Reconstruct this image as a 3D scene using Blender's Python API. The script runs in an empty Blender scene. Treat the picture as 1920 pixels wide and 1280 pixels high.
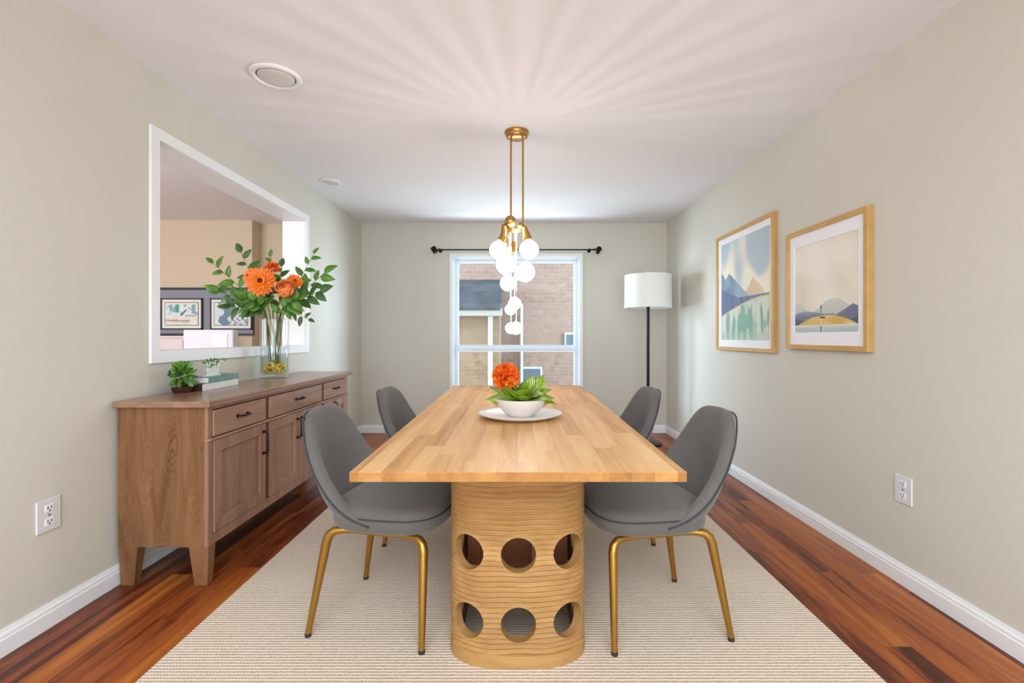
import bpy, bmesh, math, random
from mathutils import Vector, Matrix
PI = math.pi
random.seed(7)
S = bpy.context.scene
C = S.collection

# ------------------------------------------------------------------ camera, world, lights, exposure
cam = bpy.data.cameras.new('camera'); camo = bpy.data.objects.new('camera', cam); C.objects.link(camo)
camo.location = (0, 0, 1.118); camo.rotation_euler = (PI/2, 0, 0)
cam.sensor_width = 36; cam.lens = 900/1920*36; cam.shift_x = -8/1920; cam.shift_y = -9/1920
cam.clip_start = 0.05; cam.clip_end = 200
S.camera = camo
S.view_settings.view_transform = 'Standard'; S.view_settings.look = 'None'
S.view_settings.exposure = 0.49; S.view_settings.gamma = 1.0; S.view_settings.use_curve_mapping = False

def lin(h):
    h = h.lstrip('#'); v = [int(h[i:i+2], 16)/255 for i in (0, 2, 4)]
    return tuple((c/12.92 if c <= .04045 else ((c+.055)/1.055)**2.4) for c in v) + (1,)

w = bpy.data.worlds.new('world'); S.world = w; w.use_nodes = True
w.node_tree.nodes['Background'].inputs[0].default_value = (.62, .82, 1, 1)
w.node_tree.nodes['Background'].inputs[1].default_value = 1.6

def area(name, loc, rot, sx, sy, power, col=(1, 1, 1), spread=PI):
    l = bpy.data.lights.new(name, 'AREA'); l.shape = 'RECTANGLE'; l.size = sx; l.size_y = sy
    l.energy = power; l.color = col; l.spread = spread
    o = bpy.data.objects.new(name, l); C.objects.link(o); o.location = loc; o.rotation_euler = rot
    return o
# unseen area lamp added behind the camera as soft frontal fill
area('rear_fill', (0, -2.85, 1.25), (math.radians(100), 0, 0), 3.2, 2.0, 105, (.75, .89, 1))
# added overhead area lamp, out of view, lighting the foreground from above
area('overhead_fill', (0, -1.2, 2.40), (0, 0, 0), 2.4, 2.0, 92, (.78, .90, 1))
# added lamps out of sight outside the window, imitating sky and ground bounce
area('window_side_fill', (-3.9, 8.4, 1.9), (math.radians(86), 0, math.radians(-120)), 2.6, 3.0, 520, (.70, .86, 1))
area('window_side_fill', (3.9, 8.4, 1.9), (math.radians(86), 0, math.radians(120)), 2.6, 3.0, 420, (.70, .86, 1))
area('window_low_fill', (0, 6.75, -.35), (math.radians(-128), 0, 0), 3.4, 1.3, 130, (.80, .91, 1))
# unseen area lamp added to brighten the neighbouring room
area('neighbour_room_fill', (-4.2, 1.6, 1.5), (math.radians(100), 0, 0), 2.4, 1.6, 64, (.97, .98, 1))
sun = bpy.data.lights.new('sun', 'SUN'); sun.energy = .45; sun.angle = .1; sun.color = (1, .95, .88)
suno = bpy.data.objects.new('sun', sun); C.objects.link(suno); suno.rotation_euler = (math.radians(48), 0, math.radians(-25))

# ------------------------------------------------------------------ helpers
class MB:
    def __init__(s): s.v = []; s.f = []; s.mi = []; s.cur = 0; s.col = None
    def add(s, vs, fs):
        b = len(s.v); s.v += [tuple(p) for p in vs]
        for f in fs: s.f.append(tuple(i+b for i in f)); s.mi.append(s.cur)
        return s
    def box(s, x0, x1, y0, y1, z0, z1):
        return s.add([(x0,y0,z0),(x1,y0,z0),(x1,y1,z0),(x0,y1,z0),(x0,y0,z1),(x1,y0,z1),(x1,y1,z1),(x0,y1,z1)],
                     [(0,3,2,1),(4,5,6,7),(0,1,5,4),(1,2,6,5),(2,3,7,6),(3,0,4,7)])
    def tube(s, pts, r, n=12, cap=True):
        pts = [Vector(p) for p in pts]; m = len(pts)
        rs = r if isinstance(r, (list, tuple)) else [r]*m
        T = [(pts[min(i+1, m-1)] - pts[max(i-1, 0)]).normalized() for i in range(m)]
        up = Vector((0, 0, 1)) if abs(T[0].z) < .9 else Vector((1, 0, 0))
        N = (up - T[0]*up.dot(T[0])).normalized(); vs = []
        for i in range(m):
            N = (N - T[i]*N.dot(T[i])).normalized(); B = T[i].cross(N)
            for k in range(n):
                a = 2*PI*k/n; vs.append(pts[i] + (N*math.cos(a) + B*math.sin(a))*rs[i])
        fs = [(i*n+k, i*n+(k+1) % n, (i+1)*n+(k+1) % n, (i+1)*n+k) for i in range(m-1) for k in range(n)]
        if cap: fs += [tuple(range(n-1, -1, -1)), tuple((m-1)*n+k for k in range(n))]
        return s.add(vs, fs)
    def lathe(s, prof, n=32, c=(0, 0, 0), mat=None):
        vs = []
        for (r, z) in prof:
            for k in range(n):
                a = 2*PI*k/n; p = Vector((r*math.cos(a), r*math.sin(a), z))
                if mat is not None: p = mat @ p
                vs.append(p + Vector(c))
        m = len(prof)
        fs = [(i*n+k, i*n+(k+1) % n, (i+1)*n+(k+1) % n, (i+1)*n+k) for i in range(m-1) for k in range(n)]
        return s.add(vs, fs)
    def ball(s, c, r, n=24, m=14, sz=1):
        return s.lathe([(max(r*math.sin(PI*i/m), 1e-5), -r*sz*math.cos(PI*i/m)) for i in range(m+1)], n, c)
    def grid(s, fn, nu, nv, wrap=False):
        vs = [fn(i/nu, j/nv) for j in range(nv+1) for i in range(nu + (0 if wrap else 1))]
        W = nu if wrap else nu+1
        fs = [(j*W+i, j*W+(i+1) % W, (j+1)*W+(i+1) % W, (j+1)*W+i) for j in range(nv) for i in range(nu)]
        return s.add(vs, fs)
    def leaf(s, base, d, n, L, W, bend=.3, fold=.25, point=1.0):
        """a bent, folded leaf: base point, direction, up normal, length, width"""
        d = Vector(d).normalized(); n = Vector(n); n = (n - d*n.dot(d))
        n = n.normalized() if n.length > 1e-4 else d.orthogonal().normalized()
        sd = d.cross(n); base = Vector(base); K = 7
        vs = []
        for i in range(K):
            t = i/(K-1); wd = W*.5*(math.sin(PI*min(t**.75, 1))**.8 if 0 < t < 1 else .02)
            ctr = base + d*(L*t) - n*(bend*L*t*t)
            vs += [ctr - sd*wd + n*(fold*wd), ctr, ctr + sd*wd + n*(fold*wd)]
        fs = []
        for i in range(K-1):
            a = i*3; fs += [(a, a+1, a+4, a+3), (a+1, a+2, a+5, a+4)]
        return s.add(vs, fs)
    def build(s, name, mats, parent=None, smooth=False, bevel=0, seg=2, loc=None, auto=None, solid=0):
        me = bpy.data.meshes.new(name); me.from_pydata(s.v, [], s.f); me.validate()
        if not isinstance(mats, (list, tuple)): mats = [mats]
        for m in mats: me.materials.append(m)
        if len(mats) > 1:
            for p, i in zip(me.polygons, s.mi): p.material_index = i
        bm = bmesh.new(); bm.from_mesh(me); bmesh.ops.recalc_face_normals(bm, faces=bm.faces); bm.to_mesh(me); bm.free()
        if smooth:
            for p in me.polygons: p.use_smooth = True
            if auto:
                me.set_sharp_from_angle(angle=math.radians(auto))
        o = bpy.data.objects.new(name, me); C.objects.link(o)
        if parent is not None: o.parent = parent
        if loc: o.location = loc
        if solid:
            m = o.modifiers.new('s', 'SOLIDIFY'); m.thickness = solid; m.offset = 0
        if bevel:
            m = o.modifiers.new('b', 'BEVEL'); m.width = bevel; m.segments = seg; m.limit_method = 'ANGLE'; m.angle_limit = .6
        return o

def thing(name, label, cat, loc=(0, 0, 0), rz=0, group=None):
    o = bpy.data.objects.new(name, None); C.objects.link(o); o.location = loc; o.rotation_euler = (0, 0, rz)
    o.empty_display_size = .1
    return tag(o, label, cat, group)
def tag(o, label, cat, group=None, kind=None):
    if label: o['label'] = label
    if cat: o['category'] = cat
    if group: o['group'] = group
    if kind: o['kind'] = kind
    return o
def struct(o): o['kind'] = 'structure'; return o

# ------------------------------------------------------------------ materials
def newmat(name):
    m = bpy.data.materials.new(name); m.use_nodes = True
    nt = m.node_tree; b = nt.nodes['Principled BSDF']; return m, nt, b
def N(nt, t, **kw):
    n = nt.nodes.new(t)
    for k, v in kw.items():
        if k.startswith('i_'):
            key = k[2:]; n.inputs[int(key) if key.isdigit() else key].default_value = v
        else: setattr(n, k, v)
    return n
def ramp(nt, stops):
    r = nt.nodes.new('ShaderNodeValToRGB'); e = r.color_ramp.elements
    while len(e) > 1: e.remove(e[-1])
    e[0].position = stops[0][0]; e[0].color = stops[0][1]
    for p, c in stops[1:]:
        k = e.new(p); k.color = c
    return r
def math_(nt, op, a, b=None, c=None):
    n = N(nt, 'ShaderNodeMath', operation=op)
    for i, x in enumerate((a, b, c)):
        if x is None: continue
        if isinstance(x, (int, float)): n.inputs[i].default_value = x
        else: nt.links.new(x, n.inputs[i])
    return n.outputs[0]
def flat(name, hexc, rough=.5, metal=0, noise=0, nscale=30, bump=0, bscale=200, sheen=0, spec=.5, coat=0, tr=0):
    m, nt, b = newmat(name); c = lin(hexc)
    b.inputs['Base Color'].default_value = c; b.inputs['Roughness'].default_value = rough
    b.inputs['Metallic'].default_value = metal; b.inputs['Specular IOR Level'].default_value = spec
    b.inputs['Coat Weight'].default_value = coat; b.inputs['Sheen Weight'].default_value = sheen
    b.inputs['Subsurface Weight'].default_value = 0
    tc = N(nt, 'ShaderNodeTexCoord')
    if noise:
        n = N(nt, 'ShaderNodeTexNoise'); n.inputs['Scale'].default_value = nscale; n.inputs['Detail'].default_value = 4
        nt.links.new(tc.outputs['Object'], n.inputs['Vector'])
        lo = tuple(x*(1-noise) for x in c[:3])+(1,); hi = tuple(min(1, x*(1+noise)) for x in c[:3])+(1,)
        r = ramp(nt, [(.3, lo), (.7, hi)]); nt.links.new(n.outputs[0], r.inputs[0]); nt.links.new(r.outputs[0], b.inputs['Base Color'])
    if bump:
        n = N(nt, 'ShaderNodeTexNoise'); n.inputs['Scale'].default_value = bscale; n.inputs['Detail'].default_value = 3
        nt.links.new(tc.outputs['Object'], n.inputs['Vector'])
        bp = N(nt, 'ShaderNodeBump'); bp.inputs['Strength'].default_value = bump; bp.inputs['Distance'].default_value = .002
        nt.links.new(n.outputs[0], bp.inputs['Height']); nt.links.new(bp.outputs[0], b.inputs['Normal'])
    return m
def wood(name, stops, axis=1, stretch=12, scale=14, rough=.4, fine=.25, coat=0, planks=None, spec=.5, knots=None):
    """wood whose grain runs along `axis`; planks = (length, width, amount) gives strips of differing tone"""
    m, nt, b = newmat(name); L = nt.links
    b.inputs['Roughness'].default_value = rough; b.inputs['Coat Weight'].default_value = coat; b.inputs['Coat Roughness'].default_value = .15
    b.inputs['Specular IOR Level'].default_value = spec
    tc = N(nt, 'ShaderNodeTexCoord'); vec = tc.outputs['Object']
    off = None
    if planks:
        Ln, Wd, amt = planks
        sp = N(nt, 'ShaderNodeSeparateXYZ'); L.new(vec, sp.inputs[0])
        o = [sp.outputs[0], sp.outputs[1], sp.outputs[2]]
        al = o[axis]; ac = o[0] if axis != 0 else o[1]
        row = math_(nt, 'FLOOR', math_(nt, 'DIVIDE', ac, Wd))
        wn = N(nt, 'ShaderNodeTexWhiteNoise', noise_dimensions='1D'); L.new(row, wn.inputs['W'])
        sh = math_(nt, 'ADD', math_(nt, 'DIVIDE', al, Ln), math_(nt, 'MULTIPLY', wn.outputs[0], 7.3))
        seg = math_(nt, 'FLOOR', sh)
        wn2 = N(nt, 'ShaderNodeTexWhiteNoise', noise_dimensions='2D')
        cb = N(nt, 'ShaderNodeCombineXYZ'); L.new(row, cb.inputs[0]); L.new(seg, cb.inputs[1]); L.new(cb.outputs[0], wn2.inputs['Vector'])
        off = wn2.outputs[0]
        va = N(nt, 'ShaderNodeVectorMath', operation='MULTIPLY_ADD'); L.new(wn2.outputs['Color'], va.inputs[0])
        va.inputs[1].default_value = (5, 5, 5); L.new(vec, va.inputs[2]); vec = va.outputs[0]
    mp = N(nt, 'ShaderNodeMapping'); sc = [1, 1, 1]; sc[axis] = 1/stretch; mp.inputs['Scale'].default_value = sc
    L.new(vec, mp.inputs[0])
    dz = None
    if knots:
        mk = N(nt, 'ShaderNodeMapping'); ks = [knots[0]]*3; ks[axis] = knots[1]; mk.inputs['Scale'].default_value = ks
        L.new(vec, mk.inputs[0])
        nd = N(nt, 'ShaderNodeTexNoise'); nd.inputs['Scale'].default_value = 2.0; L.new(mk.outputs[0], nd.inputs['Vector'])
        ad = N(nt, 'ShaderNodeVectorMath', operation='MULTIPLY_ADD'); L.new(nd.outputs['Color'], ad.inputs[0]); ad.inputs[1].default_value = (.5, .5, .5); L.new(mk.outputs[0], ad.inputs[2])
        vo = N(nt, 'ShaderNodeTexVoronoi'); vo.inputs['Scale'].default_value = 1; vo.inputs['Randomness'].default_value = .9
        L.new(ad.outputs[0], vo.inputs['Vector'])
        dz = vo.outputs['Distance']
    n = N(nt, 'ShaderNodeTexNoise'); n.inputs['Scale'].default_value = scale; n.inputs['Detail'].default_value = 5
    n.inputs['Roughness'].default_value = .6; n.inputs['Distortion'].default_value = 1.2
    L.new(mp.outputs[0], n.inputs['Vector'])
    f = n.outputs[0]
    if dz is not None:
        env = math_(nt, 'POWER', 2.718, math_(nt, 'MULTIPLY', dz, -knots[2]))
        ring = math_(nt, 'MULTIPLY', math_(nt, 'SINE', math_(nt, 'MULTIPLY', dz, 70)), env)
        f = math_(nt, 'SUBTRACT', math_(nt, 'SUBTRACT', f, math_(nt, 'MULTIPLY', ring, .3)), math_(nt, 'MULTIPLY', math_(nt, 'POWER', env, 4.0), .35))
    n2 = N(nt, 'ShaderNodeTexNoise'); n2.inputs['Scale'].default_value = scale*9; n2.inputs['Detail'].default_value = 2
    L.new(mp.outputs[0], n2.inputs['Vector'])
    f = math_(nt, 'ADD', f, math_(nt, 'MULTIPLY', math_(nt, 'SUBTRACT', n2.outputs[0], .5), fine))
    if off is not None: f = math_(nt, 'ADD', f, math_(nt, 'MULTIPLY', math_(nt, 'SUBTRACT', off, .5), planks[2]))
    r = ramp(nt, [(p, lin(c)) for p, c in stops]); L.new(f, r.inputs[0]); L.new(r.outputs[0], b.inputs['Base Color'])
    return m

M = {}
M['wall'] = flat('wall_paint', '#d2cdc1', .75, bump=.06, bscale=350, spec=.25)
M['ceiling'] = flat('ceiling_paint', '#ece9ec', .9, bump=.5, bscale=120, spec=.2)
M['white'] = flat('white_trim', '#eeeeee', .4)
M['white_frame'] = flat('vinyl_white', '#dfe9f2', .35)
M['beige'] = flat('beige_paint', '#d6c5ac', .8, spec=.2)
M['floor'] = wood('cherry_laminate', [(.18, '#35140b'), (.36, '#5a2713'), (.5, '#8c4620'), (.68, '#a75d26'), (.85, '#bd7433')],
                  axis=1, stretch=14, scale=13, rough=.34, fine=.22, planks=(1.15, .095, .34), spec=.28)
M['oak'] = wood('butcher_block_oak', [(.15, '#b07840'), (.4, '#cb9558'), (.6, '#dcaa6e'), (.85, '#e9bf86')],
                axis=1, stretch=16, scale=14, rough=.40, fine=.12, planks=(.85, .062, .42), spec=.5, coat=.0)
M['oak_end'] = wood('oak_end_grain', [(.15, '#7f5226'), (.4, '#9c6b37'), (.6, '#ac7a42'), (.85, '#bd8a52')],
                axis=1, stretch=2, scale=14, rough=.55, fine=.1, planks=(.85, .062, .42), spec=.25)
M['rib'] = wood('pedestal_wood', [(.2, '#91683a'), (.5, '#a87e4b'), (.8, '#ba925e')], axis=0, stretch=6, scale=10, rough=.6, fine=.2, spec=.3)
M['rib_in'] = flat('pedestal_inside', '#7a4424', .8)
M['cedar'] = wood('sideboard_knotty', [(.02, '#2f1a0c'), (.28, '#5c381b'), (.47, '#7a5231'), (.62, '#885d3b'), (.85, '#9e7650')],
                  axis=2, stretch=9, scale=11, rough=.45, fine=.18, knots=(8.5, 3.0, 5.5))
M['side_y'] = wood('sideboard_plain', [(.2, '#7c5640'), (.5, '#98725c'), (.8, '#ab8672')], axis=1, stretch=12, scale=9, rough=.22, fine=.2)
M['side_z'] = wood('sideboard_upright', [(.2, '#78543f'), (.5, '#96705b'), (.8, '#a98571')], axis=2, stretch=10, scale=12, rough=.38, fine=.2)
M['side_dark'] = flat('sideboard_gap', '#5f3316', .5)
M['black'] = flat('black_metal', '#17161a', .35, .6)
M['brass'] = flat('brushed_brass', '#a9803c', .32, .9)
M['brassdark'] = flat('rubber_tip', '#2a2119', .7)
M['brasslamp'] = flat('lamp_brass', '#b68b4e', .3, .9)
M['velvet'] = flat('grey_velvet', '#625d59', .75, noise=.06, nscale=9, bump=.1, bscale=700, sheen=.2, spec=.2)
M['pipe'] = flat('seam_piping', '#35383a', .7)
M['goldframe'] = flat('gold_wood_frame', '#c99d5c', .4, .15, noise=.08, nscale=12)
M['mat'] = flat('mat_board', '#efeef2', .8)
M['shade'] = flat('lamp_shade_linen', '#eef1ee', .9, bump=.15, bscale=400)
M['porcelain'] = flat('porcelain_white', '#ece7e2', .25)
M['bowl'] = flat('bowl_cream', '#dfd3ca', .3)
M['leaf'] = flat('leaf_green', '#4f801e', .45, noise=.35, nscale=14)
M['leafl'] = flat('leaf_lime', '#88a62a', .45, noise=.3, nscale=18)
M['leafd'] = flat('leaf_dark', '#385f1e', .5, noise=.3, nscale=20)
M['stem'] = flat('stem_green', '#3c5c22', .6)
M['orange'] = flat('petal_orange', '#fb7a16', .55, noise=.18, nscale=40)
M['orange2'] = flat('petal_red_orange', '#f45f1c', .55, noise=.2, nscale=40)
M['peach'] = flat('petal_peach', '#f58a4a', .5, noise=.15, nscale=30)
M['fcentre'] = flat('flower_centre', '#5a2a12', .8)
M['soil'] = flat('soil_dark', '#2a1c12', .95, noise=.4, nscale=60)
M['yellow'] = flat('yellow_pebble', '#d9b93f', .3, noise=.2, nscale=30)
M['paper'] = flat('page_edges', '#e9e4dc', .8)
M['teal'] = flat('book_teal', '#6f918c', .6, noise=.25, nscale=50)
M['bookwhite'] = flat('book_white', '#dcdfdc', .6, noise=.1, nscale=80)
M['brown'] = flat('dark_brown', '#3a1f12', .5)
M['greyboard'] = flat('grey_board', '#8b8f9c', .7)
M['darkedge'] = flat('dark_edge', '#2d2d3a', .5)
M['navy'] = flat('blue_grey_glass', '#525c66', .4)  # plain blue-grey for the neighbour's window panes
M['pipepaint'] = flat('outdoor_white_paint', '#b9b7b4', .6)
M['shingle'] = flat('roof_shingle', '#46474a', .9, noise=.3, nscale=4, bump=.6, bscale=10)

def emis(name, col, st):
    m, nt, b = newmat(name); b.inputs['Base Color'].default_value = (.9, .9, .9, 1)
    b.inputs['Emission Color'].default_value = col; b.inputs['Emission Strength'].default_value = st; b.inputs['Roughness'].default_value = .15
    return m
M['globe'] = emis('lit_globe', (1, .94, .87, 1), 11)
def clear(name, tint=(1, 1, 1, 1), base=.06, rough=0.0, power=1.5):
    m, nt, b = newmat(name); nt.nodes.remove(b); L = nt.links; out = nt.nodes['Material Output']
    t = N(nt, 'ShaderNodeBsdfTransparent'); t.inputs[0].default_value = tint
    g = N(nt, 'ShaderNodeBsdfGlossy'); g.inputs['Roughness'].default_value = rough
    lw = N(nt, 'ShaderNodeLayerWeight'); lw.inputs['Blend'].default_value = .25
    f = math_(nt, 'ADD', math_(nt, 'MULTIPLY', math_(nt, 'POWER', lw.outputs['Facing'], power), .5), base)
    mx = N(nt, 'ShaderNodeMixShader'); L.new(f, mx.inputs[0]); L.new(t.outputs[0], mx.inputs[1]); L.new(g.outputs[0], mx.inputs[2]); L.new(mx.outputs[0], out.inputs[0])
    return m
M['glass'] = clear('window_glass', (.97, .99, 1, 1), .003, power=4)
M['vaseglass'] = clear('vase_glass', (.97, .985, .985, 1), .045, power=2.2)
M['globeglass'] = clear('globe_glass', (.95, .95, .95, 1), .03, power=1.5)
M['water'] = clear('vase_water', (.94, .96, .90, 1), .005, power=3)

# rug: woven rows
m, nt, b = newmat('rug_weave'); L = nt.links; b.inputs['Roughness'].default_value = .95; b.inputs['Specular IOR Level'].default_value = .1
tc = N(nt, 'ShaderNodeTexCoord'); sp = N(nt, 'ShaderNodeSeparateXYZ'); L.new(tc.outputs['Object'], sp.inputs[0])
ns = N(nt, 'ShaderNodeTexNoise'); ns.inputs['Scale'].default_value = 60; L.new(tc.outputs['Object'], ns.inputs['Vector'])
row = math_(nt, 'MULTIPLY', sp.outputs[1], 2*PI/.0145)
row = math_(nt, 'ADD', row, math_(nt, 'MULTIPLY', ns.outputs[0], 1.6))
colx = math_(nt, 'MULTIPLY', sp.outputs[0], 2*PI/.011)
h = math_(nt, 'ADD', math_(nt, 'MULTIPLY', math_(nt, 'SINE', row), .34), math_(nt, 'MULTIPLY', math_(nt, 'SINE', math_(nt, 'ADD', colx, row)), .07))
h = math_(nt, 'ADD', h, .5)
n3 = N(nt, 'ShaderNodeTexNoise'); n3.inputs['Scale'].default_value = 260; n3.inputs['Detail'].default_value = 3; L.new(tc.outputs['Object'], n3.inputs['Vector'])
h2 = math_(nt, 'ADD', math_(nt, 'MULTIPLY', math_(nt, 'SUBTRACT', n3.outputs[0], .5), 1.1), h)
r = ramp(nt, [(.1, lin('#af9985')), (.42, lin('#d6c4b1')), (.9, lin('#eee0d0'))]); L.new(h2, r.inputs[0]); L.new(r.outputs[0], b.inputs['Base Color'])
bp = N(nt, 'ShaderNodeBump'); bp.inputs['Strength'].default_value = .5; bp.inputs['Distance'].default_value = .003; L.new(h2, bp.inputs['Height']); L.new(bp.outputs[0], b.inputs['Normal'])
M['rug'] = m
# brick outside
def brick(name, c1, c2, mo):
    m, nt, b = newmat(name); L = nt.links; b.inputs['Roughness'].default_value = .9
    tc = N(nt, 'ShaderNodeTexCoord'); mp = N(nt, 'ShaderNodeMapping'); mp.inputs['Rotation'].default_value = (PI/2, 0, 0); L.new(tc.outputs['Object'], mp.inputs[0])
    bt = N(nt, 'ShaderNodeTexBrick'); bt.inputs['Scale'].default_value = 1; bt.inputs['Brick Width'].default_value = .22; bt.inputs['Row Height'].default_value = .075
    bt.inputs['Mortar Size'].default_value = .007; bt.inputs['Color1'].default_value = lin(c1); bt.inputs['Color2'].default_value = lin(c2); bt.inputs['Mortar'].default_value = lin(mo)
    L.new(mp.outputs[0], bt.inputs['Vector'])
    n = N(nt, 'ShaderNodeTexNoise'); n.inputs['Scale'].default_value = 9; n.inputs['Detail'].default_value = 5; L.new(tc.outputs['Object'], n.inputs['Vector'])
    mx = N(nt, 'ShaderNodeMix', data_type='RGBA', blend_type='OVERLAY'); mx.inputs['Factor'].default_value = .35
    L.new(bt.outputs[0], mx.inputs['A']); L.new(n.outputs[0], mx.inputs['B']); L.new(mx.outputs['Result'], b.inputs['Base Color'])
    return m
M['brick'] = brick('pale_brick', '#927566', '#8a6f61', '#937e72')
M['brick2'] = brick('tan_brick', '#957860', '#8c7058', '#937d69')

# ------------------------------------------------------------------ the room
XL, XR, YB, YF, ZC = -1.807, 1.75, 5.59, -3.0, 2.44
WT = .18
o = MB().box(-6.2, 2.0, YF-.15, 5.78, -.1, 0).build('floor', M['floor']); struct(o)
o = MB().box(-6.2, 2.0, YF-.15, 5.78, ZC, ZC+.1).build('ceiling', M['ceiling']); struct(o)
o = MB().box(XR, XR+.15, YF, YB+.15, 0, ZC).build('wall_right', M['wall']); struct(o)
o = MB().box(-6.2, XR+.15, YF-.15, YF, 0, ZC).build('wall_front', M['wall']); struct(o)
OY0, OY1, OZ0, OZ1 = 2.364+.05, 4.16-.05, .99+.05, 2.16-.05       # clear opening in the left wall
mb = MB()
mb.box(XL-WT, XL, YF, OY0, 0, ZC).box(XL-WT, XL, OY1, YB+.15, 0, ZC).box(XL-WT, XL, OY0, OY1, 0, OZ0).box(XL-WT, XL, OY0, OY1, OZ1, ZC)
struct(mb.build('wall_left', M['wall']))
# casing and lining of the opening
mb = MB(); a = .055; t = .014
for X0, X1 in ((XL, XL+t), (XL-WT-t, XL-WT)):
    mb.box(X0, X1, OY0-a, OY0+.004, OZ0-a, OZ1+a).box(X0, X1, OY1-.004, OY1+a, OZ0-a, OZ1+a)
    mb.box(X0, X1, OY0, OY1, OZ1-.004, OZ1+a).box(X0, X1, OY0, OY1, OZ0-a, OZ0+.004)
e = .006
mb.box(XL-WT, XL, OY0, OY0+e, OZ0, OZ1).box(XL-WT, XL, OY1-e, OY1, OZ0, OZ1).box(XL-WT, XL, OY0, OY1, OZ0, OZ0+e).box(XL-WT, XL, OY0, OY1, OZ1-e, OZ1)
struct(mb.build('trim_1', M['white'], bevel=.002))
# back wall with the window
WX0, WX1, WZ0, WZ1 = -.735, .735, .40, 2.045
mb = MB(); Y0, Y1 = YB, YB+.15
mb.box(XL, WX0, Y0, Y1, 0, ZC).box(WX1, XR, Y0, Y1, 0, ZC).box(WX0, WX1, Y0, Y1, 0, WZ0).box(WX0, WX1, Y0, Y1, WZ1, ZC)
struct(mb.build('wall_back', M['wall']))
win = bpy.data.objects.new('window_1', None); C.objects.link(win); win.location = (0, YB, WZ0); struct(win)
def W_(mb, x0, x1, y0, y1, z0, z1): mb.box(x0, x1, y0, y1, z0-WZ0, z1-WZ0)
mb = MB(); c = .04
W_(mb, WX0-c, WX0+.002, -.022, 0, WZ0-c, WZ1+c); W_(mb, WX1-.002, WX1+c, -.022, 0, WZ0-c, WZ1+c)
W_(mb, WX0, WX1, -.022, 0, WZ1-.002, WZ1+c); W_(mb, WX0-.03, WX1+.03, -.05, 0, WZ0-.03, WZ0+.002)
mb.build('window_casing', M['white'], win, bevel=.004)
mb = MB(); j = .016
W_(mb, WX0, WX0+j, 0, .14, WZ0, WZ1); W_(mb, WX1-j, WX1, 0, .14, WZ0, WZ1); W_(mb, WX0+j, WX1-j, 0, .14, WZ1-j, WZ1); W_(mb, WX0+j, WX1-j, 0, .14, WZ0, WZ0+j)
mb.build('window_jamb', M['white_frame'], win)
for nm, z0, z1, yy in (('upper_sash', .975, WZ1-j, .07), ('lower_sash', WZ0+j, .985, .045)):
    mb = MB(); s_ = .042; b0 = .045 if nm == 'upper_sash' else .05
    W_(mb, WX0+j, WX0+j+s_, yy, yy+.035, z0, z1); W_(mb, WX1-j-s_, WX1-j, yy, yy+.035, z0, z1)
    W_(mb, WX0+j+s_, WX1-j-s_, yy+.001, yy+.034, z1-s_, z1); W_(mb, WX0+j+s_, WX1-j-s_, yy+.001, yy+.034, z0, z0+b0)
    sa = mb.build(nm, M['white_frame'], win, bevel=.005)
    mb = MB(); W_(mb, WX0+j+s_-.005, WX1-j-s_+.005, yy+.016, yy+.020, z0+b0-.005, z1-s_+.005); mb.build('pane', M['glass'], sa)
# baseboards (two-step moulding)
def baseboard(name, p, q, nrm):
    p = Vector(p); q = Vector(q); n = Vector(nrm); prof = [(0, 0), (.016, 0), (.016, .058), (.013, .064), (.013, .072), (.008, .082), (.006, .090), (0, .090)]
    vs = [(e_ + n*x + Vector((0, 0, z))) for e_ in (p, q) for x, z in prof]; k = len(prof)
    fs = [(i, (i+1) % k, k+(i+1) % k, k+i) for i in range(k)] + [tuple(range(k)), tuple(range(2*k-1, k-1, -1))]
    mb = MB(); mb.add(vs, fs); struct(mb.build(name, M['white']))
baseboard('baseboard_left', (XL, YF, 0), (XL, YB, 0), (1, 0, 0))
baseboard('baseboard_right', (XR, YF, 0), (XR, YB, 0), (-1, 0, 0))
baseboard('baseboard_back', (XL+.016, YB, 0), (XR-.016, YB, 0), (0, -1, 0))
# the room beyond the opening
struct(MB().box(-6.05, -3.0, 5.45, 5.76, 0, ZC).box(-3.0, XL-WT, 5.62, 5.75, 0, ZC).build('wall_beyond', M['beige']))
struct(MB().box(-6.2, -6.05, YF, 5.6, 0, ZC).build('wall_far_left', M['beige']))

# ------------------------------------------------------------------ outside
struct(MB().box(-14, 14, 5.78, 16, -1.3, -1.2).build('ground', flat('lawn', '#5d7040', .9, noise=.3, nscale=3)))
def P(x, y, d): return ((x-968)*d/900, d, 1.118-(y-631)*d/900)
hs = thing('neighbour_house', 'pale brick house with grey shingle roof seen through the window', 'house', (0, 9.8, -1.2))
def hb(nm, m, x0, x1, y0, y1, z0, z1, par=hs, bev=0): return MB().box(x0, x1, y0-9.8, y1-9.8, z0+1.2, z1+1.2).build(nm, m, par, bevel=bev)
d = 9.8
hb('brick_wall', M['brick'], -5, 5, d, d+.3, -1.2, 6.0)
d2 = 9.0
xr = (939-968)*d2/900
hb('brick_wall', M['brick2'], -5, xr-.02, d2, d, -1.2, 1.118-(590-631)*d2/900)
zf0, zf1 = 1.118-(593-631)*d2/900, 1.118-(579-631)*d2/900
hb('fascia', flat('fascia_paint', '#a39a92', .7), -5, xr+.03, d2-.30, d2-.02, zf0, zf1)
mb = MB(); za = zf1+1.2; zb = P(0, 526, d)[2]+1.2
mb.add([(-5, d2-.32-9.8, za), (xr, d2-.32-9.8, za), (xr, 0, zb+.02), (-5, 0, zb+.02), (-5, d2-.32-9.8, za-.04), (xr, d2-.32-9.8, za-.04), (xr, 0, za-.04), (-5, 0, za-.04)],
       [(0,1,2,3),(4,7,6,5),(0,4,5,1),(1,5,6,2),(2,6,7,3),(3,7,4,0)])
mb.build('shingle_roof', M['shingle'], hs)
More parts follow.
